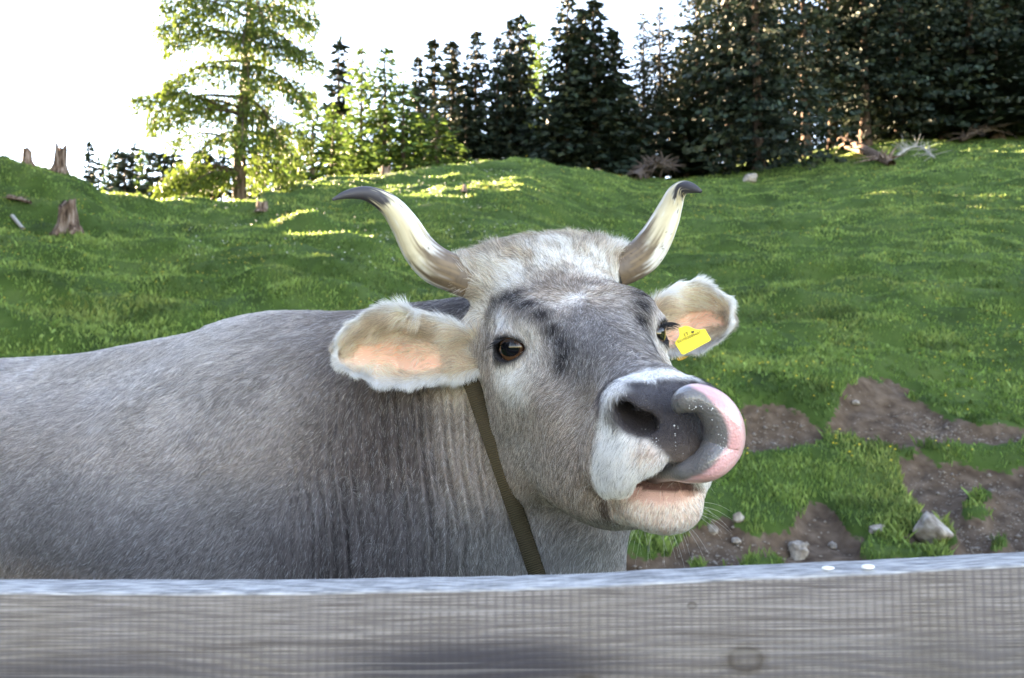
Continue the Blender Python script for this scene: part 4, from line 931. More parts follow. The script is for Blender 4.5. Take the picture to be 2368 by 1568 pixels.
HORNS = {
 'r': [(1085, 648, 1.225, 40), (1052, 634, 1.222, 42), (1005, 612, 1.21, 42), (968, 575, 1.20, 37.5), (937, 522, 1.185, 31.5), (908, 483, 1.17, 26), (878, 460, 1.155, 21), (842, 447, 1.14, 15.5), (802, 450, 1.125, 9.5), (768, 462, 1.115, 2.5)],
 'l': [(1420, 630, 1.26, 36), (1452, 614, 1.262, 39), (1486, 591, 1.262, 40), (1513, 556, 1.258, 37), (1537, 510, 1.248, 31), (1551, 476, 1.238, 25.5), (1563, 449, 1.226, 20.5), (1580, 434, 1.212, 15.5), (1602, 436, 1.198, 10.5), (1622, 444, 1.19, 3)]}
for k, st in HORNS.items():
    P = spline([at(c, r, d) for c, r, d, _ in st], 110); rad = 1.05 * spline([[rr * d / FPX, 0, 0] for _, _, d, rr in st], 110)[:, 0]
    rad = np.maximum(rad, .0008)
    V, Fq, s, A, Nn, B = sweep(P, rad, 56)
    st1 = fbm(np.stack([np.cos(A) * 5, np.sin(A) * 5, s * 4], 1), 3, 31); st2 = fbm(np.stack([np.cos(A) * 16, np.sin(A) * 16, s * 9], 1), 2, 37)
    c = np.tile(np.array([.68, .60, .43], np.float32), (len(V), 1))
    c = lerp(c, (.74, .73, .70), sstep(-.2, .6, st1))
    c = lerp(c, (.50, .40, .26), .35 * sstep(.2, .8, st2))
    c = lerp(c, (.10, .062, .038), .93 * (1 - sstep(.22, .36, s + .10 * st1 - .10 * np.where(np.cos(A) * (1 if k == 'r' else -1) > 0, np.abs(np.cos(A)), -np.abs(np.cos(A)) * .6))))
    c = lerp(c, (.05, .047, .055), sstep(.59 if k == 'r' else .70, .70 if k == 'r' else .80, s + .13 * st1 + .06 * st2))
    c = lerp(c, (.10, .09, .09), .7 * sstep(.72, .95, st2 + .5 * st1) * sstep(.25, .45, s))
    c = lerp(c, (.08, .055, .03), .8 * sstep(.62, .7, vnoise(V * 260, 77)) * sstep(.35, .6, vnoise(V * 60, 78)))
    c = c * (1 - .10 * (np.sin(s * 120 + 3 * st1) > .55) * sstep(.45, .3, s))[:, None]; c = lerp(c, (.22, .15, .09), .75 * sstep(.25, .6, fbm(np.stack([np.cos(A) * 30, np.sin(A) * 30, s * 6], 1), 2, 83)) * sstep(.5, .1, s)); o = link('horn', mesh_np('horn', V, Fq, colors=np.clip(c, .01, .9)), cow, mhorn)
# --- tongue curling up over the nose
mtong, N, L, b = new_mat('tongue_flesh', rough=.30, spec=.5)
at_ = nd(N, 'ShaderNodeAttribute', attribute_name='Col'); L.new(at_.outputs['Color'], b.inputs['Base Color'])
b.inputs['Subsurface Weight'].default_value = .12; b.inputs['Subsurface Radius'].default_value = (.006, .002, .001); b.inputs['Coat Weight'].default_value = .6; b.inputs['Coat Roughness'].default_value = .10
tc = nd(N, 'ShaderNodeTexCoord'); vo = nd(N, 'ShaderNodeTexVoronoi'); vo.inputs['Scale'].default_value = 420; L.new(tc.outputs['Object'], vo.inputs['Vector'])
bu = nd(N, 'ShaderNodeBump'); bu.inputs['Distance'].default_value = .0008; bu.inputs['Strength'].default_value = .7; bu.invert = True; L.new(vo.outputs['Distance'], bu.inputs['Height']); L.new(bu.outputs[0], b.inputs['Normal'])
TG = [(1490, 1108, .89, 17), (1512, 1102, .850, 17), (1534, 1096, .822, 18), (1560, 1092, .802, 20), (1590, 1089, .789, 27), (1624, 1079, .782, 35), (1652, 1059, .777, 41), (1671, 1025, .780, 45), (1672, 982, .775, 44), (1652, 945, .772, 40), (1622, 924, .774, 34), (1596, 922, .776, 32), (1578, 932, .779, 28), (1570, 943, .781, 20), (1567, 953, .783, 8)]
P = spline([at(c, r, d) for c, r, d, _ in TG], 90); rad = np.maximum(1.04 * spline([[rr * d / FPX, 0, 0] for _, _, d, rr in TG], 90)[:, 0], .001)
V, Fq, s, A, Nn, B = sweep(P, rad, 48, flat=np.interp(np.linspace(0, 1, 90), [0, .2, .35, .8, 1], [.9, 1.0, 1.35, 1.3, 1.0]))
ctr = at(1590, 1010, .80)
inw = norm(ctr[None] - P); side = np.sign((Nn * inw).sum(1))
ang = np.cos(A) * np.repeat(side, 48)                                   # +1 towards the inside of the curl
m1 = fbm(V * 90, 3, 12); m2 = fbm(np.stack([ang * 9, s * 5, np.sin(A) * 3], 1), 3, 14)
c = lerp(np.tile(np.array([.62, .32, .32], np.float32), (len(V), 1)), (.69, .43, .445), sstep(-.6, .6, m2))
c = lerp(c, (.52, .27, .27), .5 * sstep(.2, .8, m2 + .3 * m1))
grey = sstep(-.10, .12, ang + .06 * m2 - np.interp(s, [0, .22, .32, .44, .6, .66, .74, .82, 1], [-1.2, -.9, -.3, .12, .15, .05, -.5, -1.4, -1.8]))
c = lerp(c, (.155, .143, .140), grey * (1 - .0 * s)); c = lerp(c, (.12, .112, .11), .4 * grey * sstep(0, .7, m1))
tongue = link('tongue', mesh_np('tongue', V, Fq, colors=np.clip(c, .02, .85)), cow, mtong); TV = V.copy(); TNN = norm(V - np.repeat(P, 48, 0)); TSEL = np.where((s > .42) & (s < .80) & (ang > .12) & (ang < .62) & (((V - CAM) * TNN).sum(1) < 0))[0]
# --- mouth lining behind the lips
# --- ears
mear, N, L, b = new_mat('ear_skin', rough=.6, spec=.25)
at_ = nd(N, 'ShaderNodeAttribute', attribute_name='Col'); L.new(at_.outputs['Color'], b.inputs['Base Color'])
b.inputs['Subsurface Weight'].default_value = .3; b.inputs['Subsurface Radius'].default_value = (.012, .005, .003)
EARS = {
 'r': dict(up=[(1120, 785, 1.205), (1058, 752, 1.20), (1000, 726, 1.22), (935, 706, 1.235), (890, 706, 1.25), (845, 722, 1.265), (798, 752, 1.285), (773, 778, 1.295), (768, 802, 1.298)],
           lo=[(1120, 850, 1.19), (1060, 872, 1.19), (1020, 878, 1.21), (965, 890, 1.215), (925, 893, 1.225), (876, 890, 1.24), (822, 872, 1.26), (783, 842, 1.282), (769, 806, 1.298)], depth=.042),
 'l': dict(up=[(1480, 770, 1.235), (1512, 705, 1.24), (1530, 678, 1.24), (1558, 657, 1.245), (1597, 649, 1.245), (1640, 657, 1.24), (1677, 683, 1.23), (1697, 720, 1.22), (1697, 745, 1.218)],
           lo=[(1480, 800, 1.235), (1512, 800, 1.235), (1535, 815, 1.23), (1565, 821, 1.225), (1597, 819, 1.22), (1638, 806, 1.215), (1670, 787, 1.214), (1690, 765, 1.215), (1697, 747, 1.218)], depth=.036)}
ears = {}
for k, e in EARS.items():
    ns, nt = 60, 41
    U = spline([at(*p) for p in e['up']], ns); W = spline([at(*p) for p in e['lo']], ns)
    t = np.linspace(-1, 1, nt); s = np.linspace(0, 1, ns)
    Mc = (U + W) / 2; k_ = np.interp(s, [0, .2, .7, 1], [1, .95, .96, 1])[:, None]; U = Mc + (U - Mc) * k_; W = Mc + (W - Mc) * k_; tipv = (U[0] + W[0]) / 2; sh2 = np.interp(s, [0, .3, 1], [1, 1, .98])[:, None]; U = tipv + (U - tipv) * sh2; W = tipv + (W - tipv) * sh2
    vd = norm((U + W) / 2 - CAM)
    dep = e['depth'] * np.interp(s, [0, .15, .28, .5, .85, 1], [.0, .04, .35, 1, .6, .05])
    # the upper half bulges forward (rolled rim), the hollow lies below the middle
    prof = np.clip(1 - (np.abs(t - .15) / np.where(t < .15, 1.15, .85)) ** 2, 0, 1) ** .8 - .30 * np.exp(-((t + .72) / .25) ** 2)
    Fp = U[:, None] * (1 - t[None, :, None]) / 2 + W[:, None] * (1 + t[None, :, None]) / 2 + vd[:, None] * (dep[:, None] * prof[None])[:, :, None]
    th = .0035 + .004 * (1 - np.abs(t)[None, :, None] ** 4) * np.ones((ns, 1, 1))
    Bp_ = Fp + vd[:, None] * th
    V = np.concatenate([Fp.reshape(-1, 3), Bp_.reshape(-1, 3)]); o = ns * nt
    i = np.arange(ns - 1)[:, None] * nt; j = np.arange(nt - 1)[None]
    q = np.stack([i + j, i + j + 1, i + nt + j + 1, i + nt + j], -1).reshape(-1, 4)
    ii = np.arange(ns - 1) * nt
    rim = np.concatenate([np.stack([ii, ii + nt, ii + nt + o, ii + o], 1), np.stack([ii + nt - 1, ii + nt - 1 + o, ii + 2 * nt - 1 + o, ii + 2 * nt - 1], 1)])
    if k == 'l': q = q[:, ::-1]; rim = rim[:, ::-1]
    SS, TT = np.meshgrid(s, t, indexing='ij')
    nn = fbm(Fp.reshape(-1, 3) * 60, 2, 3)
    pink = gz(np.stack([SS.ravel(), TT.ravel()], 1), (.55, .12), (.34, .50)) + .8 * gz(np.stack([SS.ravel(), TT.ravel()], 1), (.30, .55), (.2, .25))
    cf = lerp(np.tile(np.array([.66, .52, .40], np.float32), (o, 1)), (.80, .45, .31), np.clip(pink + .15 * nn, 0, 1))
    cb = np.tile(np.array([.42, .37, .33], np.float32), (o, 1))
    eo = link('ear', mesh_np('ear', V, [q, q[:, ::-1] + o, rim], colors=np.concatenate([cf, cb])), cow, mear)
    ears[k] = (eo, Fp, vd, s, t, U, W)

# --- fur: short coat lying along the body, longer on crown and ears
tri = np.concatenate([CQ[:, [0, 1, 2]], CQ[:, [0, 2, 3]]])
A_, B_, C_ = CV[tri[:, 0]], CV[tri[:, 1]], CV[tri[:, 2]]
area = np.linalg.norm(np.cross(B_ - A_, C_ - A_), axis=1) / 2
cen = (A_ + B_ + C_) / 3; nrm = norm(CN[tri[:, 0]] + CN[tri[:, 1]] + CN[tri[:, 2]])
qc = to_head(cen)
facing = (nrm * norm(CAM - cen)).sum(1)
headw = 1 - sstep(-.01, .05, np.maximum(np.maximum(-qc[:, 1] - .24, np.abs(qc[:, 0]) - .16), -qc[:, 2] - .24))
keep = (facing > -.45) & (cen[:, 2] > .45) & (cen[:, 0] > -1.75)
pw = area * keep * (.42 + .75 * headw) * np.where(cen[:, 0] < -1.1, .35, 1) * np.where(cen[:, 2] < .95, .3, 1)
pw *= 1 - .97 * np.clip(np.maximum(PAD, LID)[tri].mean(1), 0, 1)
NH = globals().get('NHAIR', 600000)
rng = np.random.default_rng(11)
ti = rng.choice(len(tri), NH, p=pw / pw.sum())
r1 = np.sqrt(rng.random(NH)); r2 = rng.random(NH)
ba = np.stack([1 - r1, r1 * (1 - r2), r1 * r2], 1)[:, :, None].astype(np.float32)
RP = A_[ti] * ba[:, 0] + B_[ti] * ba[:, 1] + C_[ti] * ba[:, 2]
RN = norm(CN[tri[ti, 0]] * ba[:, 0] + CN[tri[ti, 1]] * ba[:, 1] + CN[tri[ti, 2]] * ba[:, 2])
q = to_head(RP); hw = headw[ti]; ax = np.abs(q[:, 0]); sx = np.sign(q[:, 0])
# flow of the coat
whorl = q - np.array([.0, .0, .05], np.float32)
dh = np.stack([sx * .25, np.full(NH, .55), np.full(NH, -.35)], 1)                                # down the bridge
back = np.stack([q[:, 0] * 4, np.full(NH, -.8), np.full(NH, .55)], 1)                               # up over the crown
rad_ = norm(whorl * np.array([1, 1, .3])) 
w_up = sstep(.01, -.05, q[:, 1]) * sstep(.0, .04, q[:, 2])
dh = dh * (1 - w_up[:, None]) + back * w_up[:, None]
g_ = np.exp(-(np.linalg.norm(whorl, axis=1) / .055) ** 2)[:, None]; dh = dh * (1 - g_) + rad_ * g_
chk = sstep(.01, -.04, q[:, 2])[:, None]; dh = dh * (1 - chk) + np.stack([sx * .1, -.45 + .3 * sstep(.15, .25, q[:, 1]), np.full(NH, -.8)], 1) * chk
dhw = dh @ HM
wv = RP - CAM
db = np.stack([np.full(NH, -.55), np.full(NH, .25), np.full(NH, -.62)], 1)
nkw = sstep(-.42, -.15, wv[:, 0])[:, None]; db = db * (1 - nkw) + np.array([-.15, .05, -.95]) * nkw
D = dhw * hw[:, None] + db * (1 - hw[:, None])
clump = np.stack([vnoise(RP * 55, 41), vnoise(RP * 55, 42), vnoise(RP * 55, 43)], 1)
big = np.stack([vnoise(RP * 9, 44), vnoise(RP * 9, 45), vnoise(RP * 9, 46)], 1)
D = norm(D) + .30 * clump + .35 * big + rng.normal(0, .22, (NH, 3))
D = norm(D - RN * (D * RN).sum(1)[:, None])
ln = np.where(hw > .5, .0060, .0062) * rng.uniform(.7, 1.3, NH)
crown = sstep(.07, .15, -q[:, 1]) * sstep(.03, .07, q[:, 2]) * hw
ln = ln + crown * rng.uniform(.004, .014, NH)
earb = gz(np.stack([ax, q[:, 1], q[:, 2]], 1), (.13, -.16, -.03), (.04, .05, .05)) * hw; ln += earb * .014
topl = sstep(.35, .75, RN[:, 2]) * (1 - hw); ln += topl * .008
chw = sstep(-.095, -.115, q[:, 2]) * sstep(.2, .23, q[:, 1]) * hw; ln *= 1 - .35 * chw
near_eye = gz(np.stack([ax, q[:, 1], q[:, 2]], 1), EYE, .035) * hw; ln *= 1 - .6 * near_eye
ln = ln[:, None]
lift = (.26 + .35 * crown + .12 * rng.random(NH) + .25 * topl)[:, None]
p1 = RP + (D * .45 + RN * lift * .55) * ln
curl = clump * crown[:, None] * .5
p2 = p1 + norm(D * .9 + RN * lift * .25 + curl) * ln * .55
p3 = p2 + norm(D + RN * .02 + curl * 1.5 + np.array([0, 0, -.15])) * ln * .4
HCOL, hp, hl, _ = coat(RP)
v_ = rng.normal(0, 1, NH); clv = vnoise(RP * np.array([130, 130, 130]), 51)
HCOL = HCOL * np.exp(.36 * v_ + .20 * clv)[:, None]
saltw = (rng.random(NH) < .16) & (hp < .2); HCOL[saltw] = HCOL[saltw] * .4 + np.array([.62, .60, .58]) * .6
dk = (rng.random(NH) < .10); HCOL[dk] *= .45
HCOL = np.clip(HCOL * (1.25 + .35 * sstep(.2, .6, HCOL.mean(1)))[:, None], .008, .93)
rr_ = np.where(hw > .5, .00018, .00021) * rng.uniform(.7, 1.3, NH)
hair('fur', RP, [p1, p2, p3], rr_, HCOL, mfur, cow, tip_s=.3)
# whiskers and chin bristles
n = 46; ii = rng.choice(NH, n, p=(chw + 1e-9) / (chw + 1e-9).sum()); ln = rng.uniform(.02, .045, n)[:, None]
d0 = norm(RN[ii] + np.array([.25, 0, -.35]) + rng.normal(0, .2, (n, 3)))
hair('whiskers', RP[ii], [RP[ii] + d0 * ln * .5, RP[ii] + d0 * ln * .5 + norm(d0 + np.array([0, 0, -.35])) * ln * .5], .00016, np.tile([.62, .58, .52], (n, 1)), mfur, cow)
# ear hair
def ear_fur(k, n):
    eo, Fp, vd, s, t, U, W = ears[k]
    ns, nt = Fp.shape[:2]; rng = np.random.default_rng(70 + ord(k))
    S = rng.random(n) ** .85; T = rng.uniform(-1, 1, n)
    edge = rng.random(n) < .42; T[edge] = np.where(rng.random(edge.sum()) < .45, rng.uniform(-1, -.80, edge.sum()), rng.uniform(.84, 1, edge.sum()))
    bald = gz(np.stack([S, T], 1), (.58, .12), (.24, .34)) + .9 * gz(np.stack([S, T], 1), (.33, .55), (.17, .20))
    ok = rng.random(n) > np.clip(1.2 * bald, 0, .86); S, T = S[ok], T[ok]; n = len(S)
    fi, fj = S * (ns - 1.001), (T + 1) / 2 * (nt - 1.001); i, j = fi.astype(int), fj.astype(int); a, b_ = (fi - i)[:, None], (fj - j)[:, None]
    P = Fp[i, j] * (1 - a) * (1 - b_) + Fp[i + 1, j] * a * (1 - b_) + Fp[i, j + 1] * (1 - a) * b_ + Fp[i + 1, j + 1] * a * b_
    es = norm(Fp[np.minimum(i + 2, ns - 1), j] - Fp[np.maximum(i - 2, 0), j]); et = norm(Fp[i, np.minimum(j + 1, nt - 1)] - Fp[i, np.maximum(j - 1, 0)])
    fr = -vd[i]
    nn = np.stack([vnoise(P * 45, 61), vnoise(P * 45, 62), vnoise(P * 45, 63)], 1)
    upper_ = (T < -.25).astype(float)[:, None]; lowrim = sstep(.78, .95, T)[:, None]; uprim = sstep(-.8, -.95, T)[:, None]; tip = sstep(.85, .97, S)[:, None]
    D = es * (.85 - 1.2 * upper_ * 0) + et * (.35 * upper_) + fr * .30
    D = D * (1 - lowrim) + (et * .95 + es * .35 + fr * .15) * lowrim
    D = D * (1 - uprim) + (es * .9 - et * .30 + fr * .25) * uprim
    D = D * (1 - tip) + (es * .9 + fr * .1) * tip
    D = norm(D + .75 * nn + rng.normal(0, .13, (n, 3)))
    ln = (.013 + .018 * upper_[:, 0] * (1 - S) + .002 * lowrim[:, 0] - .004 * uprim[:, 0] - .006 * tip[:, 0]) * rng.uniform(.6, 1.25, n); ln = ln[:, None]
    p1 = P + D * ln * .35 + fr * ln * .14; p2 = p1 + norm(D + nn * .25 - fr * .1) * ln * .35; p3 = p2 + norm(D + nn * .4 - fr * .3 + np.array([0, 0, -.2])) * ln * .35
    c = lerp(np.tile(np.array([.80, .66, .52], np.float32), (n, 1)), (.86, .83, .79), np.clip(lowrim + uprim + tip, 0, 1)[:, 0])
    c = lerp(c, (.68, .54, .40), .6 * upper_[:, 0] * sstep(.8, .2, S) * (1 - uprim[:, 0]))
    c = c * np.exp(rng.normal(0, .24, n) + .30 * nn[:, 0])[:, None]
    hair('ear_hair', P, [p1, p2, p3], .00024 * rng.uniform(.7, 1.3, n), np.clip(c * 1.1, .02, .9), mfur, eo, tip_s=.25)
    # outer side of the ear
    n2 = n // 3; S = rng.random(n2); T = rng.uniform(-1, 1, n2); i = (S * (ns - 1.001)).astype(int); j = ((T + 1) / 2 * (nt - 1.001)).astype(int)
    P = Fp[i, j] + vd[i] * .006 + rng.normal(0, .002, (n2, 3)); es = norm(Fp[np.minimum(i + 2, ns - 1), j] - Fp[np.maximum(i - 2, 0), j])
    D = norm(es + vd[i] * .3 + rng.normal(0, .2, (n2, 3))); ln = rng.uniform(.008, .016, n2)[:, None]
    hair('ear_hair', P, [P + D * ln * .5 + vd[i] * .001, P + D * ln], .00022, np.clip(np.tile([.52, .45, .40], (n2, 1)) * np.exp(rng.normal(0, .2, (n2, 1))), .02, .85), mfur, eo)
ear_fur('r', 26000); ear_fur('l', 22000)
# beads of moisture on the nose leather and the tongue
def beads(name, pts, nr, parent):
    rng = np.random.default_rng(len(pts)); r = np.exp(rng.normal(-7.9, .35, len(pts)))
    U, Fq = uvsphere(8, 6); V = (pts + nr * (r * .3)[:, None])[:, None] + U[None] * r[:, None, None]
    F = (np.arange(len(pts)) * len(U))[:, None, None] + Fq[None]
    m, *_ = new_mat('moisture', (.75, .75, .75), .04, .8)
    return tag(link(name, mesh_np(name, V.reshape(-1, 3), F.reshape(-1, 4)), parent, m), kind='stuff')
qv = to_head(CV); cand = np.where((PAD > .6) & (qv[:, 0] < -.015) & (qv[:, 0] > -.045) & (qv[:, 1] > .30) & (qv[:, 2] < -.012) & (qv[:, 2] > -.052))[0]
cand = cand[np.abs(vnoise(CV[cand] * 70, 3)) < .25]
if len(cand): cand = rng.choice(cand, min(34, len(cand)), replace=False); beads('moisture', CV[cand], CN[cand], cow)
TSEL = rng.choice(TSEL, min(46, len(TSEL)), replace=False); beads('moisture', TV[TSEL] + rng.normal(0, .0006, (len(TSEL), 3)), TNN[TSEL], tongue)
print('fur done', round(time.time() - T0, 1))

# --- woven strap collar round the neck
p0, pm, pe = at(1063, 905, 1.225), at(1118, 1120, 1.20), at(1205, 1325, 1.205)
dv = norm(pe - p0); dpt = norm(pm - CAM); pn = norm(np.cross(dv, dpt))
cc = (p0 + pe) / 2 + dpt * .13 + np.array([.02, 0, 0]); e1 = norm(dv); e2 = norm(np.cross(pn, e1))
na = 160; an = np.linspace(0, 2 * np.pi, na, endpoint=False)
tk = np.clip((-np.cos(an) - .70) / .2, 0, 1)[:, None]
dirs = norm(np.cos(an)[:, None] * e1 + np.sin(an)[:, None] * e2 + tk * (.75 * norm(pm - CAM) + np.array([-.35, 0, 0])))
rr = np.full(na, .30); rs = np.linspace(.02, .30, 141)
pp = (cc + dirs[:, None] * rs[None, :, None]).reshape(-1, 3)
ff = f_cow(pp).reshape(na, -1)
for i in range(na):
    k = np.where(ff[i] > 0)[0]
    if len(k): rr[i] = rs[k[0]]
for _ in range(26): rr = np.maximum(rr, .5 * (np.roll(rr, 1) + np.roll(rr, -1)))
ring = cc + dirs * (rr + .004 - .022 * np.clip(tk[:, 0] * 1.6, 0, 1))[:, None]
wd = .0115
V = []
for off, ex in ((-wd, 0), (wd, 0), (wd, .0028), (-wd, .0028)): V.append(ring + pn * off + dirs * ex)
V = np.stack(V, 1).reshape(-1, 3); i = np.arange(na)[:, None] * 4; i2 = (np.arange(na)[:, None] + 1) % na * 4; j = np.arange(4)[None]; j2 = (j + 1) % 4
Fq = np.stack([i + j, i + j2, i2 + j2, i2 + j], -1).reshape(-1, 4)
mstrap, N, L, b = new_mat('woven_strap', (.11, .09, .045), .8, .15)
me = mesh_np('collar_strap', V, Fq, smooth=False)
al = np.repeat(np.concatenate([[0], np.cumsum(np.linalg.norm(np.diff(ring, axis=0), axis=1))]), 4).astype(np.float32)
me.attributes.new('Along', 'FLOAT', 'POINT').data.foreach_set('value', al)
atn = nd(N, 'ShaderNodeAttribute', attribute_name='Along'); mt = nd(N, 'ShaderNodeMath', operation='MULTIPLY'); mt.inputs[1].default_value = 2 * math.pi / .0030; L.new(atn.outputs['Fac'], mt.inputs[0])
sn = nd(N, 'ShaderNodeMath', operation='SINE'); L.new(mt.outputs[0], sn.inputs[0]); ma = nd(N, 'ShaderNodeMapRange'); ma.inputs[1].default_value = -1; L.new(sn.outputs[0], ma.inputs[0])
tc = nd(N, 'ShaderNodeTexCoord'); nn_ = nd(N, 'ShaderNodeTexNoise'); nn_.inputs['Scale'].default_value = 30; L.new(tc.outputs['Object'], nn_.inputs['Vector'])
c1 = mixc(N, L, ma.outputs[0], (.040, .030, .016), (.11, .088, .044)); c2 = mixc(N, L, nn_.outputs['Fac'], c1, (.07, .05, .03)); L.new(c2, b.inputs['Base Color'])
bu = nd(N, 'ShaderNodeBump'); bu.inputs['Distance'].default_value = .001; L.new(ma.outputs[0], bu.inputs['Height']); L.new(bu.outputs[0], b.inputs['Normal'])
strap = link('collar_strap', me, None, mstrap)
tag(strap, 'olive brown woven strap collar around the neck of the cow', 'collar')

# --- yellow ear tag
sc_ = .1659; ox, oy = 1444.7, 606.8
ol = [(745, 935), (742, 908), (790, 905), (820, 886), (862, 884), (925, 905), (985, 932), (1060, 936), (1104, 924), (1122, 938), (1196, 1066), (1196, 1084), (1180, 1098), (836, 1280), (806, 1286), (786, 1276), (700, 1142), (696, 1122), (708, 1100), (742, 1052), (757, 1015), (757, 975)]
dT = 1.168
tp = np.array([at(ox + x * sc_, oy + y * sc_, dT) for x, y in ol])
tcn = tp.mean(0); tn = norm(CAM - tcn)
tilt = np.array([(p - tcn) @ np.array([0, 0, 1]) for p in tp]); tp = tp + tn * (-tilt * .25)[:, None]
bm = bmesh.new()
f1 = bm.faces.new([bm.verts.new(p) for p in tp]); 
ex = bmesh.ops.extrude_face_region(bm, geom=[f1]); bmesh.ops.translate(bm, vec=Vector(-tn * .0022), verts=[v for v in ex['geom'] if isinstance(v, bmesh.types.BMVert)])
bmesh.ops.recalc_face_normals(bm, faces=bm.faces)
bmesh.ops.bevel(bm, geom=[e for e in bm.edges], offset=.0005, segments=2, affect='EDGES')
me = bpy.data.meshes.new('ear_tag'); bm.to_mesh(me); bm.free()
mtag, N, L, b = new_mat('yellow_plastic', (.80, .60, .02), .42, .4)
etag = link('ear_tag', me, None, mtag)
tag(etag, 'yellow plastic ear tag printed with a number, clipped in the ear', 'ear tag')
mprint, *_ = new_mat('print_ink', (.05, .045, .02), .7)
pn_ = norm(np.cross(tp[10] - tp[16], tp[2] - tp[16])); pn_ = pn_ * np.sign(pn_ @ tn)
def on_tag(x, y):
    p = at(ox + x * sc_, oy + y * sc_, dT); d = norm(p - CAM); t = ((tcn - CAM) @ pn_) / (d @ pn_); return CAM + d * t + pn_ * .0010
def tag_text(name, txt, a, b_, size_px):
    pa, pb = on_tag(*a), on_tag(*b_); X = norm(pb - pa); Y = norm(np.cross(pn_, X))
    cu = bpy.data.curves.new(name, 'FONT'); cu.body = txt; cu.size = 1; cu.extrude = 0; cu.space_character = 1.12
    o = link(name, cu, etag, mprint); bpy.context.view_layer.update()
    k = np.linalg.norm(pb - pa) / max(o.dimensions.x, 1e-6); hk = size_px * sc_ * dT / FPX / .70
    me_ = bpy.data.meshes.new_from_object(o.evaluated_get(bpy.context.evaluated_depsgraph_get())); bpy.data.objects.remove(o)
    o = link(name, me_, etag)
    o.matrix_world = Matrix(((*(X * k),), (*(Y * hk),), (*pn_,))).transposed().to_4x4(); o.location = Vector(pa)
tag_text('tag_number', '021002089607', (738, 1127), (1060, 988), 36)
tag_text('tag_letters', 'IT', (830, 1040), (892, 1012), 50)
# small cup-shaped emblem
ea, eb, ec = on_tag(918, 978), on_tag(962, 962), on_tag(952, 988)
bm = bmesh.new(); lp = [(918, 968), (930, 962), (940, 964), (950, 956), (964, 952), (964, 968), (955, 984), (940, 990), (926, 984)]
bm.faces.new([bm.verts.new(on_tag(*p)) for p in lp]); bm.normal_update()
me = bpy.data.meshes.new('tag_emblem'); bm.to_mesh(me); bm.free(); link('tag_emblem', me, etag, mprint)
# the tag's back plate shows below the ear
lp = [(722, 1345), (740, 1370), (790, 1362), (850, 1335), (880, 1312), (820, 1300), (760, 1300)]
bm = bmesh.new(); f1 = bm.faces.new([bm.verts.new(at(ox + x * sc_, oy + y * sc_, 1.262)) for x, y in lp]); ex = bmesh.ops.extrude_face_region(bm, geom=[f1])
bmesh.ops.translate(bm, vec=Vector(-tn * .002), verts=[v for v in ex['geom'] if isinstance(v, bmesh.types.BMVert)]); bmesh.ops.recalc_face_normals(bm, faces=bm.faces)
me = bpy.data.meshes.new('back_plate'); bm.to_mesh(me); bm.free(); mt2, *_ = new_mat('orange_plastic', (.75, .42, .02), .45); link('back_plate', me, etag, mt2)
# ================================================================= board fence in the foreground
mboard, N, L, b = new_mat('grey_board', rough=.85, spec=.15)
tc = nd(N, 'ShaderNodeTexCoord')
def noise(scale, detail, vec_scale, dist=0):
    mp = nd(N, 'ShaderNodeMapping'); mp.inputs['Scale'].default_value = vec_scale; L.new(tc.outputs['Object'], mp.inputs[0])
    n = nd(N, 'ShaderNodeTexNoise'); n.inputs['Scale'].default_value = scale; n.inputs['Detail'].default_value = detail; n.inputs['Distortion'].default_value = dist; L.new(mp.outputs[0], n.inputs['Vector']); return n
fib = noise(14, 9, (1.6, 14, 90)); blot = noise(5, 4, (1, 2, 2.2)); warp = noise(3.2, 3, (1, 1, 2.2)); fine = noise(220, 3, (.5, 1, 1))
# growth rings: level lines of height bent by a slow noise
sep = nd(N, 'ShaderNodeSeparateXYZ'); L.new(tc.outputs['Object'], sep.inputs[0])
def math_(op, a, b_=None):
    m = nd(N, 'ShaderNodeMath', operation=op)
    for i, v in enumerate((a, b_)):
        if v is None: continue
        if hasattr(v, 'links'): L.new(v, m.inputs[i])
        else: m.inputs[i].default_value = v
    return m.outputs[0]
wz = math_('MULTIPLY_ADD', warp.outputs['Fac'], .085); wz.node.inputs[2].default_value = 0; L.new(sep.outputs['Z'], wz.node.inputs[2])
lowz = nd(N, 'ShaderNodeMapRange'); lowz.inputs[1].default_value = -.005; lowz.inputs[2].default_value = -.05; L.new(sep.outputs['Z'], lowz.inputs[0])
rings = math_('MULTIPLY_ADD', math_('SINE', math_('MULTIPLY', wz, 1050.0)), .5); rings.node.inputs[2].default_value = .5
saw = math_('MULTIPLY_ADD', math_('SINE', math_('MULTIPLY_ADD', sep.outputs['X'], 1000.0)), .5); saw.node.inputs[2].default_value = .5
saw_src = saw.node.inputs[0].links[0].from_node.inputs[0].links[0].from_node; L.new(math_('MULTIPLY', blot.outputs['Fac'], 5.0), saw_src.inputs[2])
base = ramp(N, [(.34, (.095, .080, .073)), (.5, (.175, .151, .138)), (.68, (.27, .238, .222))]); L.new(fib.outputs['Fac'], base.inputs[0])
c1 = mixc(N, L, math_('MULTIPLY', math_('MULTIPLY', rings, lowz.outputs[0]), .8), base.outputs[0], (.11, .097, .10))
sa = nd(N, 'ShaderNodeMapRange'); sa.inputs[1].default_value = .30; sa.inputs[2].default_value = .62; L.new(blot.outputs['Fac'], sa.inputs[0])
c2 = mixc(N, L, math_('MULTIPLY', math_('MULTIPLY', math_('POWER', math_('SUBTRACT', 1.0, saw), 2.0), .58), sa.outputs[0]), c1, (.105, .09, .088))
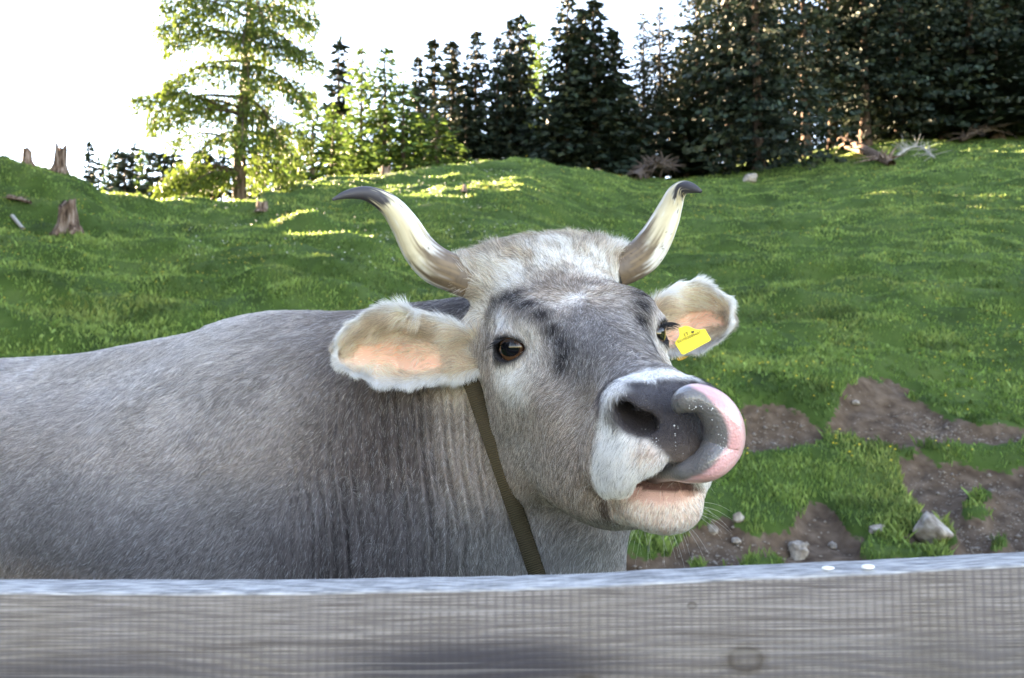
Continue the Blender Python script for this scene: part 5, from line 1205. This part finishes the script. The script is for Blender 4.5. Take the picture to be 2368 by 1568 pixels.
# dark damp stains
def blob(cx, cz, rx, rz, soft=.6):
    dx = math_('DIVIDE', math_('SUBTRACT', sep.outputs['X'], cx), rx); dz = math_('DIVIDE', math_('SUBTRACT', sep.outputs['Z'], cz), rz)
    r = math_('SQRT', math_('ADD', math_('MULTIPLY', dx, dx), math_('MULTIPLY', dz, dz)))
    m = nd(N, 'ShaderNodeMapRange'); m.interpolation_type = 'SMOOTHSTEP'; m.inputs[1].default_value = 1 + soft * .5; m.inputs[2].default_value = 1 - soft; L.new(math_('ADD', r, math_('MULTIPLY', math_('SUBTRACT', warp.outputs['Fac'], .5), .8)), m.inputs[0]); return m.outputs[0], r
s1_, _r = blob(-.025, -.046, .115, .021); s2_, _r = blob(-.28, -.058, .13, .022); s3_, _r = blob(.30, -.045, .16, .02)
c3 = mixc(N, L, math_('MULTIPLY', s1_, .88), c2, (.038, .035, .042)); c3 = mixc(N, L, math_('MULTIPLY', s2_, .7), c3, (.06, .054, .06)); c3 = mixc(N, L, math_('MULTIPLY', s3_, .35), c3, (.10, .092, .095))
for kx, kz, kr in ((.158, -.043, .011), (.050, -.060, .009), (.122, -.007, .0028), (-.36, -.052, .008)):
    dx = math_('DIVIDE', math_('SUBTRACT', sep.outputs['X'], kx), kr * 1.5); dz = math_('DIVIDE', math_('SUBTRACT', sep.outputs['Z'], kz), kr)
    r = math_('ADD', math_('SQRT', math_('ADD', math_('MULTIPLY', dx, dx), math_('MULTIPLY', dz, dz))), math_('MULTIPLY', fib.outputs['Fac'], .3))
    rg_ = ramp(N, [(0, (.25, .25, .25)), (.30, (.6, .6, .6)), (.42, (1, 1, 1)), (.5, (.4, .4, .4)), (.62, (.0, .0, .0))]); L.new(math_('MULTIPLY', r, .5), rg_.inputs[0])
    c3 = mixc(N, L, math_('MULTIPLY', rg_.outputs[0], .8), c3, (.06, .048, .04))
# top face: sky light put into a paler wood colour
geo = nd(N, 'ShaderNodeNewGeometry'); sn = nd(N, 'ShaderNodeSeparateXYZ'); L.new(geo.outputs['Normal'], sn.inputs[0])
topm = nd(N, 'ShaderNodeMapRange'); topm.inputs[1].default_value = .5; topm.inputs[2].default_value = .8; L.new(sn.outputs['Z'], topm.inputs[0])
tn_ = noise(60, 9, (.9, 5, 1)); tr_ = ramp(N, [(.32, (.17, .165, .16)), (.5, (.34, .33, .315)), (.66, (.52, .50, .47))]); L.new(tn_.outputs['Fac'], tr_.inputs[0])
crk = noise(9, 3, (.35, 1, 30), .4); ck = ramp(N, [(0, (0, 0, 0)), (.60, (0, 0, 0)), (.66, (1, 1, 1))]); L.new(crk.outputs['Fac'], ck.inputs[0]); c3 = mixc(N, L, math_('MULTIPLY', ck.outputs[0], .4), c3, (.05, .04, .036))
pale_streak = ramp(N, [(0, (1, 1, 1)), (.34, (1, 1, 1)), (.40, (0, 0, 0))]); L.new(crk.outputs['Fac'], pale_streak.inputs[0]); c3 = mixc(N, L, math_('MULTIPLY', pale_streak.outputs[0], .22), c3, (.36, .33, .31))  # pale streaks along the grain
c4 = mixc(N, L, topm.outputs[0], c3, tr_.outputs[0]); L.new(c4, b.inputs['Base Color'])
hgt_ = math_('ADD', math_('MULTIPLY', saw, .25), math_('ADD', math_('MULTIPLY', fib.outputs['Fac'], .6), math_('MULTIPLY', rings, .3)))
bu = nd(N, 'ShaderNodeBump'); bu.inputs['Distance'].default_value = .0012; bu.inputs['Strength'].default_value = .6; L.new(hgt_, bu.inputs['Height']); L.new(bu.outputs[0], b.inputs['Normal'])
fence = bpy.data.objects.new('wooden_fence', None); col.objects.link(fence); fence.location = (0, .60, 0)
tag(fence, 'grey weathered wooden board fence in front of the cow', 'fence')
def board(ztop, zh, seed, follow=True):
    xs = np.linspace(-1.7, 1.7, 341); rng = np.random.default_rng(seed)
    yf = .583 + .022 * np.clip(xs, -.2, 2)                                          # slight yaw
    px = [-1.7, -.36, -.15, 0, .06, .098, .19, .267, .404, .6, 1.7]; pr = [1375, 1375, 1375, 1367, 1359, 1351, 1338, 1327, 1305, 1290, 1285]
    rise = np.interp(xs, px, [-(886.7 - r) / FPX for r in pr]) * (.583 + .022 * np.clip(xs, -.2, .5)) if follow else np.full(len(xs), .143)
    zt = CAM[2] - rise + .0035 + .0004 * vnoise(np.stack([xs * 12, xs * 0 + seed], 1), 3) + .0003 * vnoise(np.stack([xs * 90, xs * 0], 1), 4)
    zt = zt if follow else zt - CAM[2] + .143 + ztop
    th_ = .044
    prof = [(0, -zh), (0, -.002), (.0016, -.0004), (.004, 0), (.5 * th_, .0003), (th_ - .004, 0), (th_ - .001, -.0006), (th_, -.003), (th_, -zh)]
    V = np.stack([np.stack([xs, yf + a + .0006 * vnoise(np.stack([xs * 30 + a * 900, xs * 0 + seed], 1), 8), (zt + bz if bz > -.05 else np.full(len(xs), (zt.mean() if not follow else CAM[2] - .143) + bz))], 1) for a, bz in prof], 1)
    k = len(prof); V = V.reshape(-1, 3); i = np.arange(len(xs) - 1)[:, None] * k; j = np.arange(k)[None]
    F = np.stack([i + j, i + k + j, i + k + (j + 1) % k, i + (j + 1) % k], -1).reshape(-1, 4)[:, ::-1].copy()
    org = np.array([0, .60, CAM[2] - .143 if follow else ztop])
    o = link('board', mesh_np('board', V - org, F, smooth=False), fence, mboard); o.location = org - np.array([0, .60, 0]); return o
board(1.157, .165, 2); board(.80, .16, 5, False); board(.45, .16, 9, False)
for x in (-1.45, 1.45):
    bm = bmesh.new(); bmesh.ops.create_cone(bm, cap_ends=True, segments=20, radius1=.075, radius2=.068, depth=1.75); bmesh.ops.translate(bm, verts=bm.verts, vec=(x, .70 - .60 + .02 * max(x, 0), .45))
    me = bpy.data.meshes.new('post'); bm.to_mesh(me); bm.free(); link('post', me, fence, mwood)
mdrop, *_ = new_mat('drool', (.8, .8, .8), .08, .6)
for k, (c, r, w) in enumerate(((1908, 1330, .0028), (2003, 1328, .0036), (1917, 1334, .002))):
    bm = bmesh.new(); bmesh.ops.create_icosphere(bm, subdivisions=3, radius=w); bmesh.ops.scale(bm, vec=(1.3, .9, .5), verts=bm.verts)
    for f in bm.faces: f.smooth = True
    me = bpy.data.meshes.new('drool_drop'); bm.to_mesh(me); bm.free(); o = link('drool_drop', me, None, mdrop); xx = colt(c) * .592; o.location = (xx, .592 + .022 * xx, np.interp(xx, [.19, .267, .404], [CAM[2] - .1323 , CAM[2] - .1302, CAM[2] - .125]) + .0042)
    tag(o, ['whitish drop of drool at the front edge of the fence board, left of two', 'larger whitish drop of drool at the front edge of the fence board, right of two', 'tiny whitish drop beside the left drop of drool on the fence board'][k], 'drool', 'drops of drool on the fence board')
print('done', round(time.time() - T0, 1))
